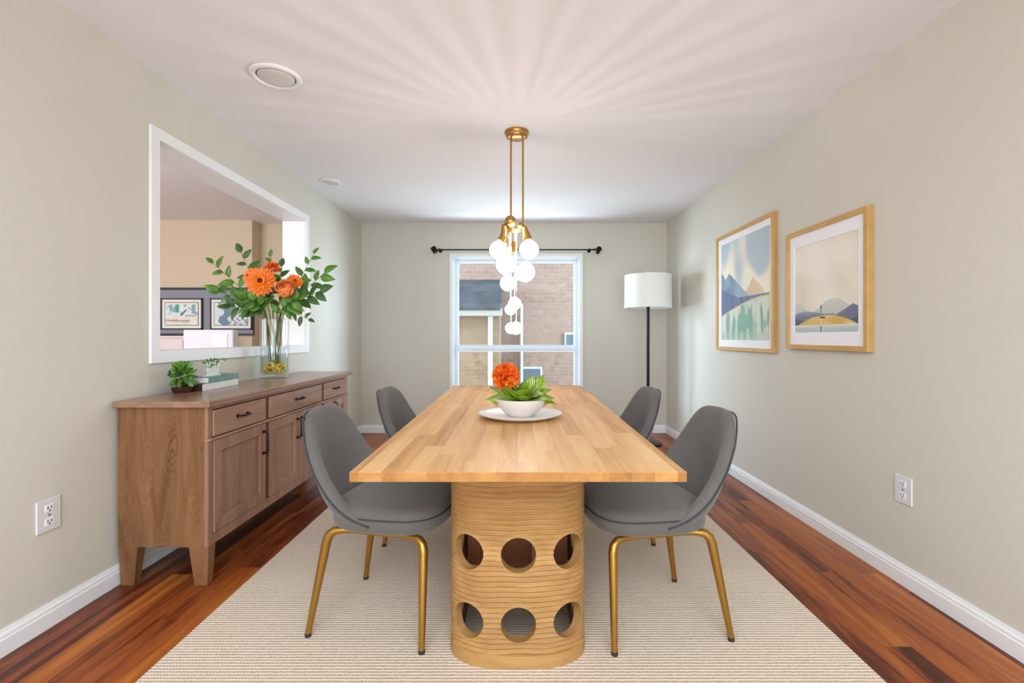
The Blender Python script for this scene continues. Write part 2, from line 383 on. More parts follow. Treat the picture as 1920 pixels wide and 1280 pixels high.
for (px, y0_, dd, w_) in ((919.5, 592, d2-.03, .045), (977.5, 570, d-.03, .035)):
    x = (px-968)*dd/900; mb = MB(); mb.tube([(x, dd-9.8-.02, .1), (x, dd-9.8-.02, 1.2+1.118-(y0_-631)*dd/900)], w_, 10); mb.build('downspout', M['pipepaint'], hs, smooth=True, auto=40)
for (x0, x1, y0_, y1_) in ((1062, 1075, 627, 648), (980.5, 1013, 691, 760)):
    a_ = P(x0, y1_, d); b_ = P(x1, y0_, d)
    f_ = MB(); f_.box(a_[0]-.04, b_[0]+.04, -.04, .0, a_[2]+1.16, b_[2]+1.24); wf = f_.build('house_window', M['pipepaint'], hs)
    f_ = MB(); f_.box(a_[0], b_[0], -.055, -.03, a_[2]+1.2, b_[2]+1.2); f_.build('window_pane', M['navy'], wf)

# ------------------------------------------------------------------ rug
o = MB().box(-1.225, 1.19, .75, 4.35, .0005, .009).build('area_rug', M['rug'], bevel=.003)
tag(o, 'large beige woven rug with ribbed rows under the dining table', 'rug')

# ------------------------------------------------------------------ dining table
tb = thing('dining_table', 'long light oak dining table on a ribbed wooden pedestal with round holes', 'table', (.005, 2.47, .009))
TZ = .75-.009; yf, yb = 1.304-2.47, 3.64-2.47; wf_, wb_ = .459, .478; th = .027
mb = MB(); mb.add([(-wf_, yf, TZ-th), (wf_, yf, TZ-th), (wb_, yb, TZ-th), (-wb_, yb, TZ-th), (-wf_, yf, TZ), (wf_, yf, TZ), (wb_, yb, TZ), (-wb_, yb, TZ)],
                  [(0,3,2,1),(4,5,6,7),(0,1,5,4),(1,2,6,5),(2,3,7,6),(3,0,4,7)])
mb.mi = [0, 0, 1, 1, 1, 1]
mb.build('tabletop', [M['oak'], M['oak_end']], tb, bevel=.0015)
# pedestal: hollow rounded shell with horizontal ribs; a stadium whose ends are shallow ellipses
HX, PF, PB, EL = .236, 1.602-2.47, 3.30-2.47, .125
per = []
def stad(n=200):
    raw = []
    for i in range(61):
        a_ = PI + PI*i/60; raw.append((HX*(abs(math.cos(a_))**.72)*(1 if math.cos(a_) > 0 else -1), PF+EL + EL*math.sin(a_)))
    raw = raw
    for i in range(61):
        a_ = PI*i/60; raw.append((HX*(abs(math.cos(a_))**.72)*(1 if math.cos(a_) > 0 else -1), PB-EL + EL*math.sin(a_)))
    raw.append(raw[0]); ds = [0]
    for i in range(1, len(raw)): ds.append(ds[-1] + math.dist(raw[i], raw[i-1]))
    out = []; k = 0
    for i in range(n):
        s = ds[-1]*i/n
        while ds[k+1] < s: k += 1
        f = (s-ds[k])/max(1e-9, ds[k+1]-ds[k]); out.append((raw[k][0]*(1-f)+raw[k+1][0]*f, raw[k][1]*(1-f)+raw[k+1][1]*f, s))
    return out, ds[-1]
NP = 300; ST, PL = stad(NP)
nor = []
for i in range(NP):
    a_, b_ = ST[i-1], ST[(i+1) % NP]; t_ = Vector((b_[0]-a_[0], b_[1]-a_[1])).normalized(); nor.append((t_.y, -t_.x))
ZT = TZ-th+.001
HZ = (.380, .148); nh = int(PL/.176); stp = PL/nh; r_h = .059
s0 = min(range(NP), key=lambda i: (ST[i][1] > 0)*9 + abs(ST[i][0]))
def rib_off(s, z):
    if z < .045: return .004
    ph = 2*PI*z/.0172 + .9*math.sin(2*PI*s/PL*9)+.6*math.sin(2*PI*s/PL*23+z*9)
    q = (s - ST[s0][2])/stp; dq = (q-round(q))*stp; dd = min(math.hypot(dq, z-hz) for hz in HZ)
    k = max(0, min(1, (dd-r_h-.005)/.007))
    return .0038*(1-2*abs(math.sin(ph/2))**1.4)*k + .003*(1-k)
NZ = 41*8; vs = []
def shell(inner):
    rows = NZ if not inner else 2
    r_ = []
    for j in range(rows+1):
        z = .001 + (ZT-.001)*j/rows
        for i in range(NP):
            x, y, s = ST[i]; o_ = -.032 if inner else rib_off(s, z)
            r_.append((x+nor[i][0]*o_, y+nor[i][1]*o_, z))
    return r_, rows
vo_, ro = shell(False); vi_, ri = shell(True)
mb = MB()
mb.v = vo_+vi_; F = mb.f; nb = len(vo_)
for j in range(ro):
    for i in range(NP): k = (i+1) % NP; F.append((j*NP+i, j*NP+k, (j+1)*NP+k, (j+1)*NP+i)); mb.mi.append(0)
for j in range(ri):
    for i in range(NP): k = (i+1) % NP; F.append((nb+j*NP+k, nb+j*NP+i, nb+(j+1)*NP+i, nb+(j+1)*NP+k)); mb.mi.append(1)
for i in range(NP):
    k = (i+1) % NP; F.append((nb+i, nb+k, k, i)); mb.mi.append(0)
    F.append((ro*NP+i, ro*NP+k, nb+ri*NP+k, nb+ri*NP+i)); mb.mi.append(0)
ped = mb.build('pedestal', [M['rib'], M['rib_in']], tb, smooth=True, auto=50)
cut = MB()
def hole(px, py, dx, dy, z, r=r_h):
    dr = Vector((dx, dy, 0)).normalized(); p = Vector((px, py, z)); cut.tube([p-dr*.07, p+dr*.07], r, 40)
# positions around the perimeter: find the point of given arc length
def at_s(ds_):
    i = (s0 + int(round(ds_/PL*NP))) % NP; return ST[i][0], ST[i][1], nor[i][0], nor[i][1]
for q in range(nh):
    x, y, nx, ny = at_s(q*stp)
    for z in HZ: hole(x, y, nx, ny, z)
cu = cut.build('cutter', M['rib']); cu.parent = tb
bo = ped.modifiers.new('h', 'BOOLEAN'); bo.operation = 'DIFFERENCE'; bo.solver = 'EXACT'; bo.object = cu
bpy.context.view_layer.update()
me2 = bpy.data.meshes.new_from_object(ped.evaluated_get(bpy.context.evaluated_depsgraph_get()))
ped.modifiers.clear(); ped.data = me2; bpy.data.objects.remove(cu)

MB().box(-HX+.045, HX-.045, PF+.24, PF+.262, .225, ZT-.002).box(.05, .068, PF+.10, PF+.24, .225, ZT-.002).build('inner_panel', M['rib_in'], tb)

# ------------------------------------------------------------------ chairs
def sm(t): t = max(0, min(1, t)); return t*t*(3-2*t)
def lerp_tab(tab, z):
    if z <= tab[0][0]: return tab[0][1]
    for (a_, b_), (c_, d_) in zip(tab, tab[1:]):
        if z <= c_: f = (z-a_)/(c_-a_); return b_+(d_-b_)*f
    return tab[-1][1]
XB = [(.395, -.165), (.42, -.205), (.46, -.24), (.52, -.270), (.60, -.295), (.70, -.315), (.80, -.335)]
HB = [(.395, .205), (.43, .228), (.50, .235), (.60, .232), (.70, .215), (.80, .185)]
RIM = [(0, .812), (25, .809), (36, .800), (45, .778), (52, .735), (58, .665), (63, .590), (69, .525), (76, .482), (85, .452), (97, .430)]
def chair(loc, rz, label):
    ch = thing('dining_chair', label, 'chair', loc, rz, 'grey velvet chairs around the dining table')
    phm = math.radians(97)
    def top(p): return lerp_tab(RIM, abs(math.degrees(p)))
    def pt(u, v, inner=0):
        p = -phm + 2*phm*u; h = max(top(p), .428); z = .395 + (h-.395)*v
        A = .10 + .11*(1-sm((z-.43)/.35)); b_ = lerp_tab(HB, z) - inner
        return Vector((lerp_tab(XB, z) + inner + A*(1-math.cos(p))*1.0, b_*math.sin(p), z))
    nu, nv = 64, 14; T = .034; mb = MB()
    def outer(u, v): return pt(u, v)
    W = nu+1; vs = []
    for j in range(nv+1):
        for i in range(nu+1): vs.append(pt(i/nu, j/nv))
    no = len(vs)
    for j in range(nv+1):
        for i in range(nu+1):
            q = pt(i/nu, j/nv, T * (1 if j < nv else .9)); q.z -= .0 if j < nv else .004; vs.append(q)
    # rounded rim row
    nr = len(vs)
    for i in range(nu+1):
        q = (pt(i/nu, 1)+pt(i/nu, 1, T))/2; q.z += .012; vs.append(q)
    fs = []
    for j in range(nv):
        for i in range(nu):
            a_ = j*W+i; fs.append((a_, a_+1, a_+W+1, a_+W)); a_ += no; fs.append((a_+1, a_, a_+W, a_+W+1))
    for i in range(nu):
        a_ = nv*W+i; fs.append((a_, a_+1, nr+i+1, nr+i)); fs.append((nr+i, nr+i+1, no+a_+1, no+a_)); fs.append((i+1, i, no+i, no+i+1))
    for i in (0, nu):
        for j in range(nv): a_ = j*W+i; fs.append((a_, a_+W, no+a_+W, no+a_))
        fs.append((nv*W+i, nr+i, no+nv*W+i))
    mb.add(vs, fs); bk = mb.build('backrest', M['velvet'], ch, smooth=True)
    mdf = bk.modifiers.new('s', 'SUBSURF'); mdf.levels = 1; mdf.render_levels = 1
    mb = MB(); pp = [pt(i/nu, 1) + Vector((-.0015, 0, -.004)) for i in range(nu+1)]
    pp = [p + Vector((-math.cos(-phm+2*phm*i/nu), math.sin(-phm+2*phm*i/nu), 0))*.002 for i, p in enumerate(pp)]
    mb.tube(pp, .0035, 8); mb.build('piping', M['pipe'], bk, smooth=True)
    # seat cushion
    def se(a_, sx, sy, z, cx=.035):
        n_ = 3.4; c_, s_ = math.cos(a_), math.sin(a_)
        return (cx + sx*abs(c_)**(2/n_)*(1 if c_ > 0 else -1), sy*abs(s_)**(2/n_)*(1 if s_ > 0 else -1), z)
    lv = [(.05, .393), (.8, .393), (.93, .396), (.985, .406), (1.0, .43), (1.0, .452), (.985, .468), (.95, .480), (.88, .488), (.7, .494), (.4, .497), (.02, .498)]
    mb = MB(); nn = 56; vs = []
    for k, z in lv:
        for i in range(nn): vs.append(se(2*PI*i/nn, .222*k, .222*k, z))
    fs = [(j*nn+i, j*nn+(i+1) % nn, (j+1)*nn+(i+1) % nn, (j+1)*nn+i) for j in range(len(lv)-1) for i in range(nn)]
    fs += [tuple(range(nn-1, -1, -1)), tuple((len(lv)-1)*nn+i for i in range(nn))]
    mb.add(vs, fs); st = mb.build('seat', M['velvet'], ch, smooth=True)
    mb = MB(); loop = [se(2*PI*i/nn, .2235, .2235, .450) for i in range(-nn//4-3, nn//4+4)]; mb.tube(loop, .003, 8); mb.build('piping', M['pipe'], st, smooth=True)
    # legs and rails
    for sy in (-1, 1):
        mb = MB(); fl = .010
        pts = [(.13, .17, .384), (.17, .178, .384), (.196, .186, .380), (.210, .192, .366), (.215, .196, .345), (.2195, .222, .03-.0), (.22, .225, .012)]
        mb.tube([(x, y*sy, z) for x, y, z in pts], [.012, .013, .0145, .016, .0165, .0115, .0115], 14)
        lg = mb.build('leg', M['brass'], ch, smooth=True, auto=50)
        mb = MB(); mb.tube([(.22, .225*sy, 0), (.22, .225*sy, .014)], .0118, 14); mb.build('leg_tip', M['brassdark'], lg, smooth=True, auto=50)
        mb = MB()
        pts = [(-.07, .165, .386), (-.115, .172, .387), (-.145, .178, .383), (-.163, .182, .368), (-.172, .185, .345), (-.226, .213, .03), (-.229, .215, .012)]
        mb.tube([(x, y*sy, z) for x, y, z in pts], [.012, .0135, .0155, .0175, .0175, .0115, .0115], 14)
        lg = mb.build('leg', M['brass'], ch, smooth=True, auto=50)
        mb = MB(); mb.tube([(-.2293, .2152*sy, 0), (-.229, .215*sy, .014)], .0118, 14); mb.build('leg_tip', M['brassdark'], lg, smooth=True, auto=50)
        mb = MB(); mb.tube([(-.08, .166*sy, .386), (.14, .171*sy, .384)], .0115, 12); mb.build('seat_rail', M['brass'], ch, smooth=True, auto=50)
    return ch
RZ = .009
proto = chair((-.505, 1.945, RZ), math.radians(-11), 'grey velvet chair with brass legs on the sideboard side, nearest the camera')
def dup(root, loc, rz, label):
    r_ = root.copy(); C.objects.link(r_); r_.location = loc; r_.rotation_euler = (0, 0, rz); r_['label'] = label
    for c1 in list(root.children):
        a_ = c1.copy(); C.objects.link(a_); a_.parent = r_
        for c2 in list(c1.children):
            b_ = c2.copy(); C.objects.link(b_); b_.parent = a_
    return r_
dup(proto, (.525, 1.93, RZ), PI+math.radians(9), 'grey velvet chair with brass legs on the framed-pictures side, nearest the camera')
dup(proto, (-.44, 2.72, RZ), math.radians(-9), 'grey velvet chair on the sideboard side, farther from the camera, mostly hidden by the table')
dup(proto, (.47, 2.73, RZ), PI+math.radians(9), 'grey velvet chair in front of the floor lamp, mostly hidden by the table')

# ------------------------------------------------------------------ sideboard
SY0, SY1, SX0, SX1 = 2.15, 3.93, -1.785, -1.38
sb = thing('sideboard', 'long brown wooden sideboard with three drawers and black handles against the left wall', 'sideboard', (-1.58, 3.04, 0))
ox, oy = -1.58, 3.04
def B(mb, x0, x1, y0, y1, z0, z1): return mb.box(x0-ox, x1-ox, y0-oy, y1-oy, z0, z1)
mb = MB(); B(mb, -1.787, -1.357, 2.12, 3.985, .803, .831); mb.build('worktop', M['side_y'], sb, bevel=.004)
mb = MB(); B(mb, SX0, SX1-.018, SY0, SY0+.022, .175, .803); mb.build('side_panel', M['cedar'], sb)
mb = MB(); B(mb, SX0, SX1-.018, SY1-.022, SY1, .175, .803); mb.build('side_panel', M['side_z'], sb)
mb = MB(); B(mb, SX0, SX0+.01, SY0+.02, SY1-.02, .175, .80); B(mb, SX0, SX1-.012, SY0+.02, SY1-.02, .175, .195)
B(mb, SX0+.01, SX1-.02, 2.655-.009, 2.655+.009, .19, .80); B(mb, SX0+.01, SX1-.02, 3.415-.009, 3.415+.009, .19, .80)
for y0, y1 in ((2.638, 2.678), (3.398, 3.432)): B(mb, SX1-.018, SX1-.004, y0, y1, .222, .787)
mb.build('carcass', M['side_dark'], sb)
# face frame
mb = MB(); fx0, fx1 = SX1-.018, SX1
for y0, y1 in ((SY0, 2.18), (3.882, SY1)): B(mb, fx0, fx1, y0, y1, .175, .803)
B(mb, fx0, fx1, 2.18, 3.882, .787, .803); B(mb, fx0, fx1, 2.18, 3.882, .175, .222)
mb.build('face_frame', M['side_z'], sb, bevel=.0015)
mb = MB(); B(mb, fx0, fx1+.012, SY0-.004, SY1+.004, .648, .660); mb.build('dividing_moulding', M['side_y'], sb, bevel=.003)
for yy, xx in ((0, 0), (0, 1), (1, 0), (1, 1)):      # tapered legs
    mb = MB(); w0, w1 = .088, .060; z1 = .175
    X0 = SX0 if xx == 0 else SX1-w0; X1 = X0+w0; Y0_ = SY0 if yy == 0 else SY1-.055; Y1_ = Y0_+.055
    bx0, bx1 = (X0+.008, X0+.008+w1) if xx == 0 else (X1-.006-w1, X1-.006)
    by0, by1 = (Y0_+.004, Y0_+.044) if yy == 0 else (Y1_-.044, Y1_-.004)
    mb.add([(a_-ox, b_-oy, c_) for a_, b_, c_ in ((bx0, by0, 0), (bx1, by0, 0), (bx1, by1, 0), (bx0, by1, 0), (X0, Y0_, z1), (X1, Y0_, z1), (X1, Y1_, z1), (X0, Y1_, z1))],
           [(0,3,2,1),(4,5,6,7),(0,1,5,4),(1,2,6,5),(2,3,7,6),(3,0,4,7)])
    mb.build('leg', M['cedar'], sb, bevel=.003)
def pull(par, y, z, ln, vert, xf):
    mb = MB(); h = ln/2; o_ = .026
    pr = [(0, -h), (.016, -h), (o_, -h+.012), (o_, h-.012), (.016, h), (0, h)]
    pts = [((xf+a_-ox), (y-oy), z+b_) if vert else ((xf+a_-ox), (y+b_-oy), z) for a_, b_ in pr]
    mb.tube(pts, .0048, 8)
    for e_ in (-h, h):
        if vert: mb.box(xf-ox-.001, xf-ox+.004, y-oy-.008, y-oy+.008, z+e_-.008, z+e_+.008)
        else: mb.box(xf-ox-.001, xf-ox+.004, y-oy+e_-.008, y-oy+e_+.008, z-.008, z+.008)
    mb.build('handle', M['black'], par, smooth=True, auto=50)
for y0, y1 in ((2.182, 2.636), (2.68, 3.396), (3.434, 3.880)):
    mb = MB(); B(mb, SX1-.012, SX1+.006, y0, y1, .664, .783); dr = mb.build('drawer', M['side_y'], sb, bevel=.003)
    pull(dr, (y0+y1)/2, .728, .085, False, SX1+.006)
def door(y0, y1, hy, hz=.545, hl=.115):
    z0, z1, fr = .226, .645, .056; mb = MB()
    B(mb, SX1-.010, SX1+.006, y0, y0+fr, z0, z1); B(mb, SX1-.010, SX1+.006, y1-fr, y1, z0, z1)
    B(mb, SX1-.010, SX1+.006, y0+fr, y1-fr, z1-fr, z1); B(mb, SX1-.010, SX1+.006, y0+fr, y1-fr, z0, z0+fr)
    do = mb.build('door', M['side_z'], sb, bevel=.0015)
    mb = MB(); B(mb, SX1-.012, SX1-.005, y0+fr-.003, y1-fr+.003, z0+fr-.003, z1-fr+.003); mb.build('door_panel', M['side_z'], do)
    pull(do, hy, hz, hl, True, SX1+.006)
door(2.186, 2.632, 2.607)
door(2.684, 3.037, 3.010); door(3.041, 3.392, 3.070)
door(3.440, 3.876, 3.62, .60, .05)

# ------------------------------------------------------------------ vase and flowers
VX, VY, VZ = -1.672, 3.32, .831
va = thing('glass_vase', 'tall clear glass cylinder vase holding the bouquet on the sideboard', 'vase', (VX, VY, VZ))
mb = MB(); R_ = .094; H_ = .415
mb.lathe([(.001, 0), (R_-.012, 0), (R_-.003, .006), (R_, .02), (R_-.002, .2), (R_, H_-.01), (R_+.001, H_), (R_-.003, H_+.001), (R_-.006, H_-.01), (R_-.008, .2), (R_-.007, .04), (R_-.02, .026), (.001, .026)], 48)
mb.build('vase_body', M['vaseglass'], va, smooth=True)
mb = MB(); mb.lathe([(.001, .028), (R_-.022, .029), (R_-.011, .042), (R_-.010, .15), (.001, .15)], 40); mb.build('water', M['water'], va, smooth=True)
random.seed(3)
mb = MB()
for i in range(95):
    a_ = random.uniform(0, 2*PI); rr = .064*math.sqrt(random.random()); zz = .040+.10*random.random()*(1-rr/.13)
    mb.ball((rr*math.cos(a_), rr*math.sin(a_), zz), random.uniform(.010, .016), 8, 6, .75)
o = mb.build('vase_pebbles', M['yellow'], None, smooth=True, loc=(VX, VY, VZ))
tag(o, 'yellow pebbles at the bottom of the tall glass vase', 'pebbles', kind='stuff')

def wp(x, y, d): return Vector(((x-968)*d/900, d, 1.118-(y-631)*d/900))
def bez(a, b, c, d, n=10):
    return [a*(1-t)**3 + b*3*t*(1-t)**2 + c*3*t*t*(1-t) + d*t**3 for t in [i/n for i in range(n+1)]]
def stem_pts(end, k, n=12):
    a_ = 2.4*k; bot = Vector((VX+.032*math.cos(a_), VY+.032*math.sin(a_), VZ+.045))
    dirr = Vector((end.x-VX, end.y-VY, 0)); nk = Vector((VX, VY, VZ+H_)) + (dirr.normalized()*min(.055, dirr.length*.5) if dirr.length > 1e-3 else Vector((0, 0, 0)))
    return [bot.lerp(nk, i/6) for i in range(6)] + bez(nk, nk+(nk-bot).normalized()*.08, end-(end-nk)*.35+Vector((0, 0, .02)), end, n)
def branch(end, k, n_leaf, L_, label, mat='leaf', start=.30):
    pts = stem_pts(end, k); b0 = pts[0].copy()
    br = thing('leafy_branch', label, 'branch', b0, 0, 'leafy green branches in the tall vase')
    mb = MB(); mb.tube([p-b0 for p in pts], [.0028-.0014*i/len(pts) for i in range(len(pts))], 6); mb.build('stem', M['stem'], br, smooth=True)
    mb = MB(); rnd = random.Random(k*13+1); up_ = pts[6:]; m_ = len(up_)-1
    for q in range(n_leaf):
        t = start + (1-start)*q/(n_leaf-1) if n_leaf > 1 else 1
        i = min(m_-1, int(t*m_)); p = up_[i].lerp(up_[i+1], t*m_-i); tg = (up_[min(m_, i+1)]-up_[max(0, i-1)]).normalized()
        sd = tg.cross(Vector((.1, -1, .15))).normalized()*(1 if q % 2 else -1)
        if q == n_leaf-1: dr = tg
        else: dr = (sd*.9 + tg*rnd.uniform(.35, .8) + Vector((rnd.uniform(-.25, .25), rnd.uniform(-.3, .3), rnd.uniform(-.1, .25)))).normalized()
        l_ = L_*rnd.uniform(1.05, 1.5)*(1 if t < .8 else .8)
        mb.leaf(p-b0, dr, Vector((rnd.uniform(-.4, .4), -1, rnd.uniform(0, .9))), l_, l_*rnd.uniform(.46, .60), rnd.uniform(.05, .3), .3)
    mb.build('foliage', M[mat], br, smooth=True, solid=.0006)
BR = [((400, 494), 3.22, 9, .075, 'leafy branch reaching farthest left from the tall vase', 'leaf', .35),
      ((452, 474), 3.34, 9, .080, 'leafy branch standing upright left of the big orange flower', 'leafd', .3),
      ((413, 547), 3.16, 9, .088, 'leafy branch spreading left at the height of the orange flower', 'leaf', .25),
      ((432, 575), 3.14, 9, .085, 'lowest leafy branch on the left of the tall vase', 'leafd', .2),
      ((508, 482), 3.42, 8, .062, 'leafy branch rising behind the small red orange flower', 'leaf', .4),
      ((588, 476), 3.38, 9, .070, 'leafy branch rising highest on the right of the bouquet', 'leaf', .35),
      ((608, 512), 3.28, 9, .085, 'leafy branch reaching farthest right from the tall vase', 'leaf', .3),
      ((600, 545), 3.18, 9, .085, 'leafy branch drooping right below the orange flowers', 'leafd', .3),
      ((578, 598), 3.2, 8, .050, 'short drooping leafy branch at the right rim of the vase', 'leafd', .25),
      ((528, 500), 3.44, 8, .065, 'dark leafy branch between the orange flowers', 'leafd', .3),
      ((465, 560), 3.18, 8, .085, 'bushy leafy branch under the big orange flower', 'leaf', .15),
      ((560, 560), 3.16, 8, .080, 'bushy leafy branch under the peach bud', 'leaf', .15)]
for k, ((x, y), d_, n_, l_, lb, mt, st_) in enumerate(BR): branch(wp(x, y, d_), k+1, n_, l_, lb, mt, st_)

def frame_of(n):
    n = Vector(n).normalized(); a_ = n.orthogonal().normalized(); return n, a_, n.cross(a_)
def bloom(name, label, pos, axis, rad, k, style, stem=True, pts=None, group='orange flowers in the tall vase', cat='flower', base=None):
    n, a_, b_ = frame_of(axis); rnd = random.Random(k)
    pts = pts or stem_pts(pos - n*rad*.25, k)
    b0 = pts[0].copy(); fl = thing(name, label, cat, b0, 0, group); P0 = pos-b0
    mb = MB(); mb.tube([p-b0 for p in pts], .0032, 7); mb.build('stem', M['stem'], fl, smooth=True)
    mb = MB()
    if style == 'zinnia':
        for ring, (cnt, el, rr, ll) in enumerate(((19, .06, .25, 1.0), (17, .28, .22, .88), (14, .52, .18, .72), (11, .85, .12, .5))):
            for q in range(cnt):
                an = 2*PI*(q+.37*ring)/cnt + rnd.uniform(-.06, .06); rd = a_*math.cos(an)+b_*math.sin(an)
                dr = rd*math.cos(el)+n*math.sin(el)
                mb.leaf(P0+rd*rad*rr*.5+n*rad*.04*ring, dr, n, rad*ll*rnd.uniform(.85, 1.0), rad*.42*(1-.12*ring), .12, .3)
        mb.build('petals', M['orange'], fl, smooth=True)
        mb = MB()
        for q in range(26):
            an = q*2.4; rr = rad*.19*math.sqrt(q/26); mb.ball(P0+(a_*math.cos(an)+b_*math.sin(an))*rr+n*rad*.22, rad*.045, 6, 5)
        mb.build('flower_centre', M['fcentre'], fl, smooth=True)
    elif style == 'bud':
        for ring in range(4):
            cnt = 5+ring; R0 = rad*(.45+.17*ring)
            for q in range(cnt):
                an0 = 2*PI*(q+.5*ring)/cnt; wd = 2*PI/cnt*.75; topz = .95-.22*ring
                def f(u, v, R0=R0, an0=an0, wd=wd, topz=topz):
                    th_ = -PI/2 + (PI/2+topz)*v; wv = wd*(1-.55*max(0, (v-.6)/.4)**2); an = an0+(u-.5)*2*wv
                    rr = R0*math.cos(th_)*(1+.06*math.cos(4*u)); return P0+(a_*math.cos(an)+b_*math.sin(an))*rr+n*R0*math.sin(th_)*1.05
                mb.grid(f, 6, 7)
        mb.build('petals', M['peach'], fl, smooth=True, solid=.0008)
    else:   # pom: ruffled ball of petals
        cnt = 120 if rad > .05 else 80
        for q in range(cnt):
            z_ = 1-1.45*(q+.5)/cnt; rr = math.sqrt(max(0, 1-z_*z_)); an = q*2.39996
            dr = (a_*math.cos(an)*rr+b_*math.sin(an)*rr+n*z_).normalized()
            up_ = Vector((rnd.uniform(-1, 1), rnd.uniform(-1, 1), rnd.uniform(-1, 1)))
            mb.cur = 0 if rnd.random() < .6 else 1
            mb.leaf(P0+dr*rad*.42, dr, up_, rad*.62*rnd.uniform(.85, 1.1), rad*.46, rnd.uniform(-.4, .4), .5)
        mb.build('petals', [M['orange'], M['orange2']] if rad > .05 else [M['orange2'], M['orange']], fl, smooth=True)
    return fl
G = 'orange flowers in the tall vase'
bloom('zinnia', 'largest orange flower with dark centre, front left of the bouquet', wp(489, 527, 3.13), (.25, -1, .12), .098, 21, 'zinnia')
bloom('zinnia', 'orange flower half hidden at the left edge of the largest flower', wp(467, 517, 3.2), (-.5, -1, .25), .055, 22, 'zinnia')
bloom('carnation', 'small red orange flower at the top of the bouquet', wp(510, 503, 3.24), (.1, -.5, 1), .048, 23, 'pom')
bloom('ranunculus', 'round peach orange bud on the right front of the bouquet', wp(534, 540, 3.12), (.1, -.9, .45), .062, 24, 'bud')
bloom('carnation', 'ruffled orange red flower behind the round peach bud', wp(553, 527, 3.22), (.6, -.7, .5), .055, 25, 'zinnia')

# ------------------------------------------------------------------ books and small plant on the sideboard
def book(name, label, x0, x1, y0, y1, z0, z1, cover, spine, rz=0):
    cx, cy = (x0+x1)/2, (y0+y1)/2; bk = thing(name, label, 'book', (cx, cy, z0), rz, 'books stacked on the sideboard')
    hx, hy, h = (x1-x0)/2, (y1-y0)/2, z1-z0
    mb = MB(); mb.box(-hx, hx, -hy, hy, 0, .003).box(-hx, hx, -hy, hy, h-.003, h); mb.build('cover', cover, bk, bevel=.0008)
    mb = MB(); mb.box(hx-.004, hx+.001, -hy, hy, .0005, h-.0005); mb.build('spine', spine, bk, bevel=.001)
    mb = MB(); mb.box(-hx+.004, hx-.004, -hy+.004, hy-.004, .003, h-.003); mb.build('pages', M['paper'] if cover != M['brown'] else M['brown'], bk)
    return bk
book('book', 'white-spined book with dark brown end, bottom of the stack on the sideboard', -1.765, -1.655, 2.52, 2.87, .831, .868, M['brown'], M['bookwhite'], math.radians(3))
book('book', 'teal green book lying on top of the white-spined book', -1.745, -1.655, 2.57, 2.87, .868, .900, M['teal'], M['teal'], math.radians(3))
pl = thing('potted_plant', 'small bushy green plant in a dark dish beside the books on the sideboard', 'plant', (-1.715, 2.462, .831))
mb = MB(); mb.lathe([(.001, 0), (.035, 0), (.046, .022), (.048, .028), (.043, .028), (.03, .022), (.001, .022)], 28); mb.build('dish', M['brown'], pl, smooth=True, auto=50)
rnd = random.Random(5); mb = MB()
for q in range(170):
    a_ = rnd.uniform(0, 2*PI); e_ = rnd.uniform(-.75, 1.45); dr = Vector((math.cos(a_)*math.cos(e_), math.sin(a_)*math.cos(e_), math.sin(e_)))
    qr = rnd.uniform(.25, 1); p = Vector((0, .0, .062)) + Vector((dr.x*.040, dr.y*.045, dr.z*.042))*qr; l_ = rnd.uniform(.022, .034)
    p = Vector((max(p.x*1.1, -.045), p.y*1.25, p.z*1.55-.015)); l_ *= 1.05; dr.x = max(dr.x, -.2)
    mb.leaf(p, dr+Vector((0, 0, .2)), (rnd.uniform(-1, 1), -.8, rnd.uniform(0, 1)), l_, l_*.6, .3, .2)
mb.build('foliage', M['leaf'], pl, smooth=True)
mb = MB()
for q in range(6):
    a_ = q; mb.tube([(0, 0, .024), (.012*math.cos(a_), .012*math.sin(a_), .065)], .0018, 5)
mb.build('stem', M['stem'], pl)
sg = thing('sprig_ornament', 'pale sprig with tiny green leaves standing on the teal book', 'ornament', (-1.70, 2.68, .900))
mb = MB(); rnd = random.Random(8); mb2 = MB()
for q in range(9):
    y = -.055+.0145*q; top_ = Vector((rnd.uniform(-.01, .01), y+rnd.uniform(-.01, .03), rnd.uniform(.055, .085)))
    mb.tube([(0, y*.7, 0), (.004, y*.9, .03), top_], .0032, 6)
    for w_ in range(6):
        mb2.leaf(top_+Vector((rnd.uniform(-.012, .012), rnd.uniform(-.014, .014), rnd.uniform(-.012, .010))), (rnd.uniform(-1, 1), rnd.uniform(-1, 1), rnd.uniform(0, 1)), (0, -.6, 1), .016, .010, .2)
mb.box(-.014, .014, -.06, .06, 0, .006); mb.build('stem', M['bookwhite'], sg, smooth=True, auto=40); mb2.build('foliage', M['leaf'], sg, smooth=True)

# ------------------------------------------------------------------ centrepiece on the table
cx, cy = .020, 2.185
pt_ = MB(); pt_.lathe([(.001, .003), (.10, .003), (.115, 0), (.125, .002), (.165, .013), (.187, .022), (.189, .025), (.185, .026), (.16, .019), (.12, .010), (.001, .009)], 64)
o = pt_.build('serving_plate', M['porcelain'], None, smooth=True, auto=60, loc=(cx-.003, cy, .750)); tag(o, 'wide white round plate under the bowl on the dining table', 'plate')
bw = MB(); bw.lathe([(.001, .004), (.045, .004), (.05, 0), (.058, .0), (.062, .006), (.09, .030), (.112, .060), (.121, .078), (.118, .080), (.107, .06), (.085, .034), (.05, .014), (.001, .012)], 56)
bo_ = thing('ceramic_bowl', 'cream ceramic bowl holding the flowering plant on the table', 'bowl', (cx, cy, .7595)); bw.build('bowl_body', M['bowl'], bo_, smooth=True, auto=60)
bw = MB()
for sx in (-1, 1): bw = MB(); bw.tube([(sx*.098, 0, .045), (sx*.122, 0, .058), (sx*.134, 0, .074), (sx*.122, 0, .078)], [.006, .007, .007, .005], 10); bw.build('handle', M['goldframe'], bo_, smooth=True)
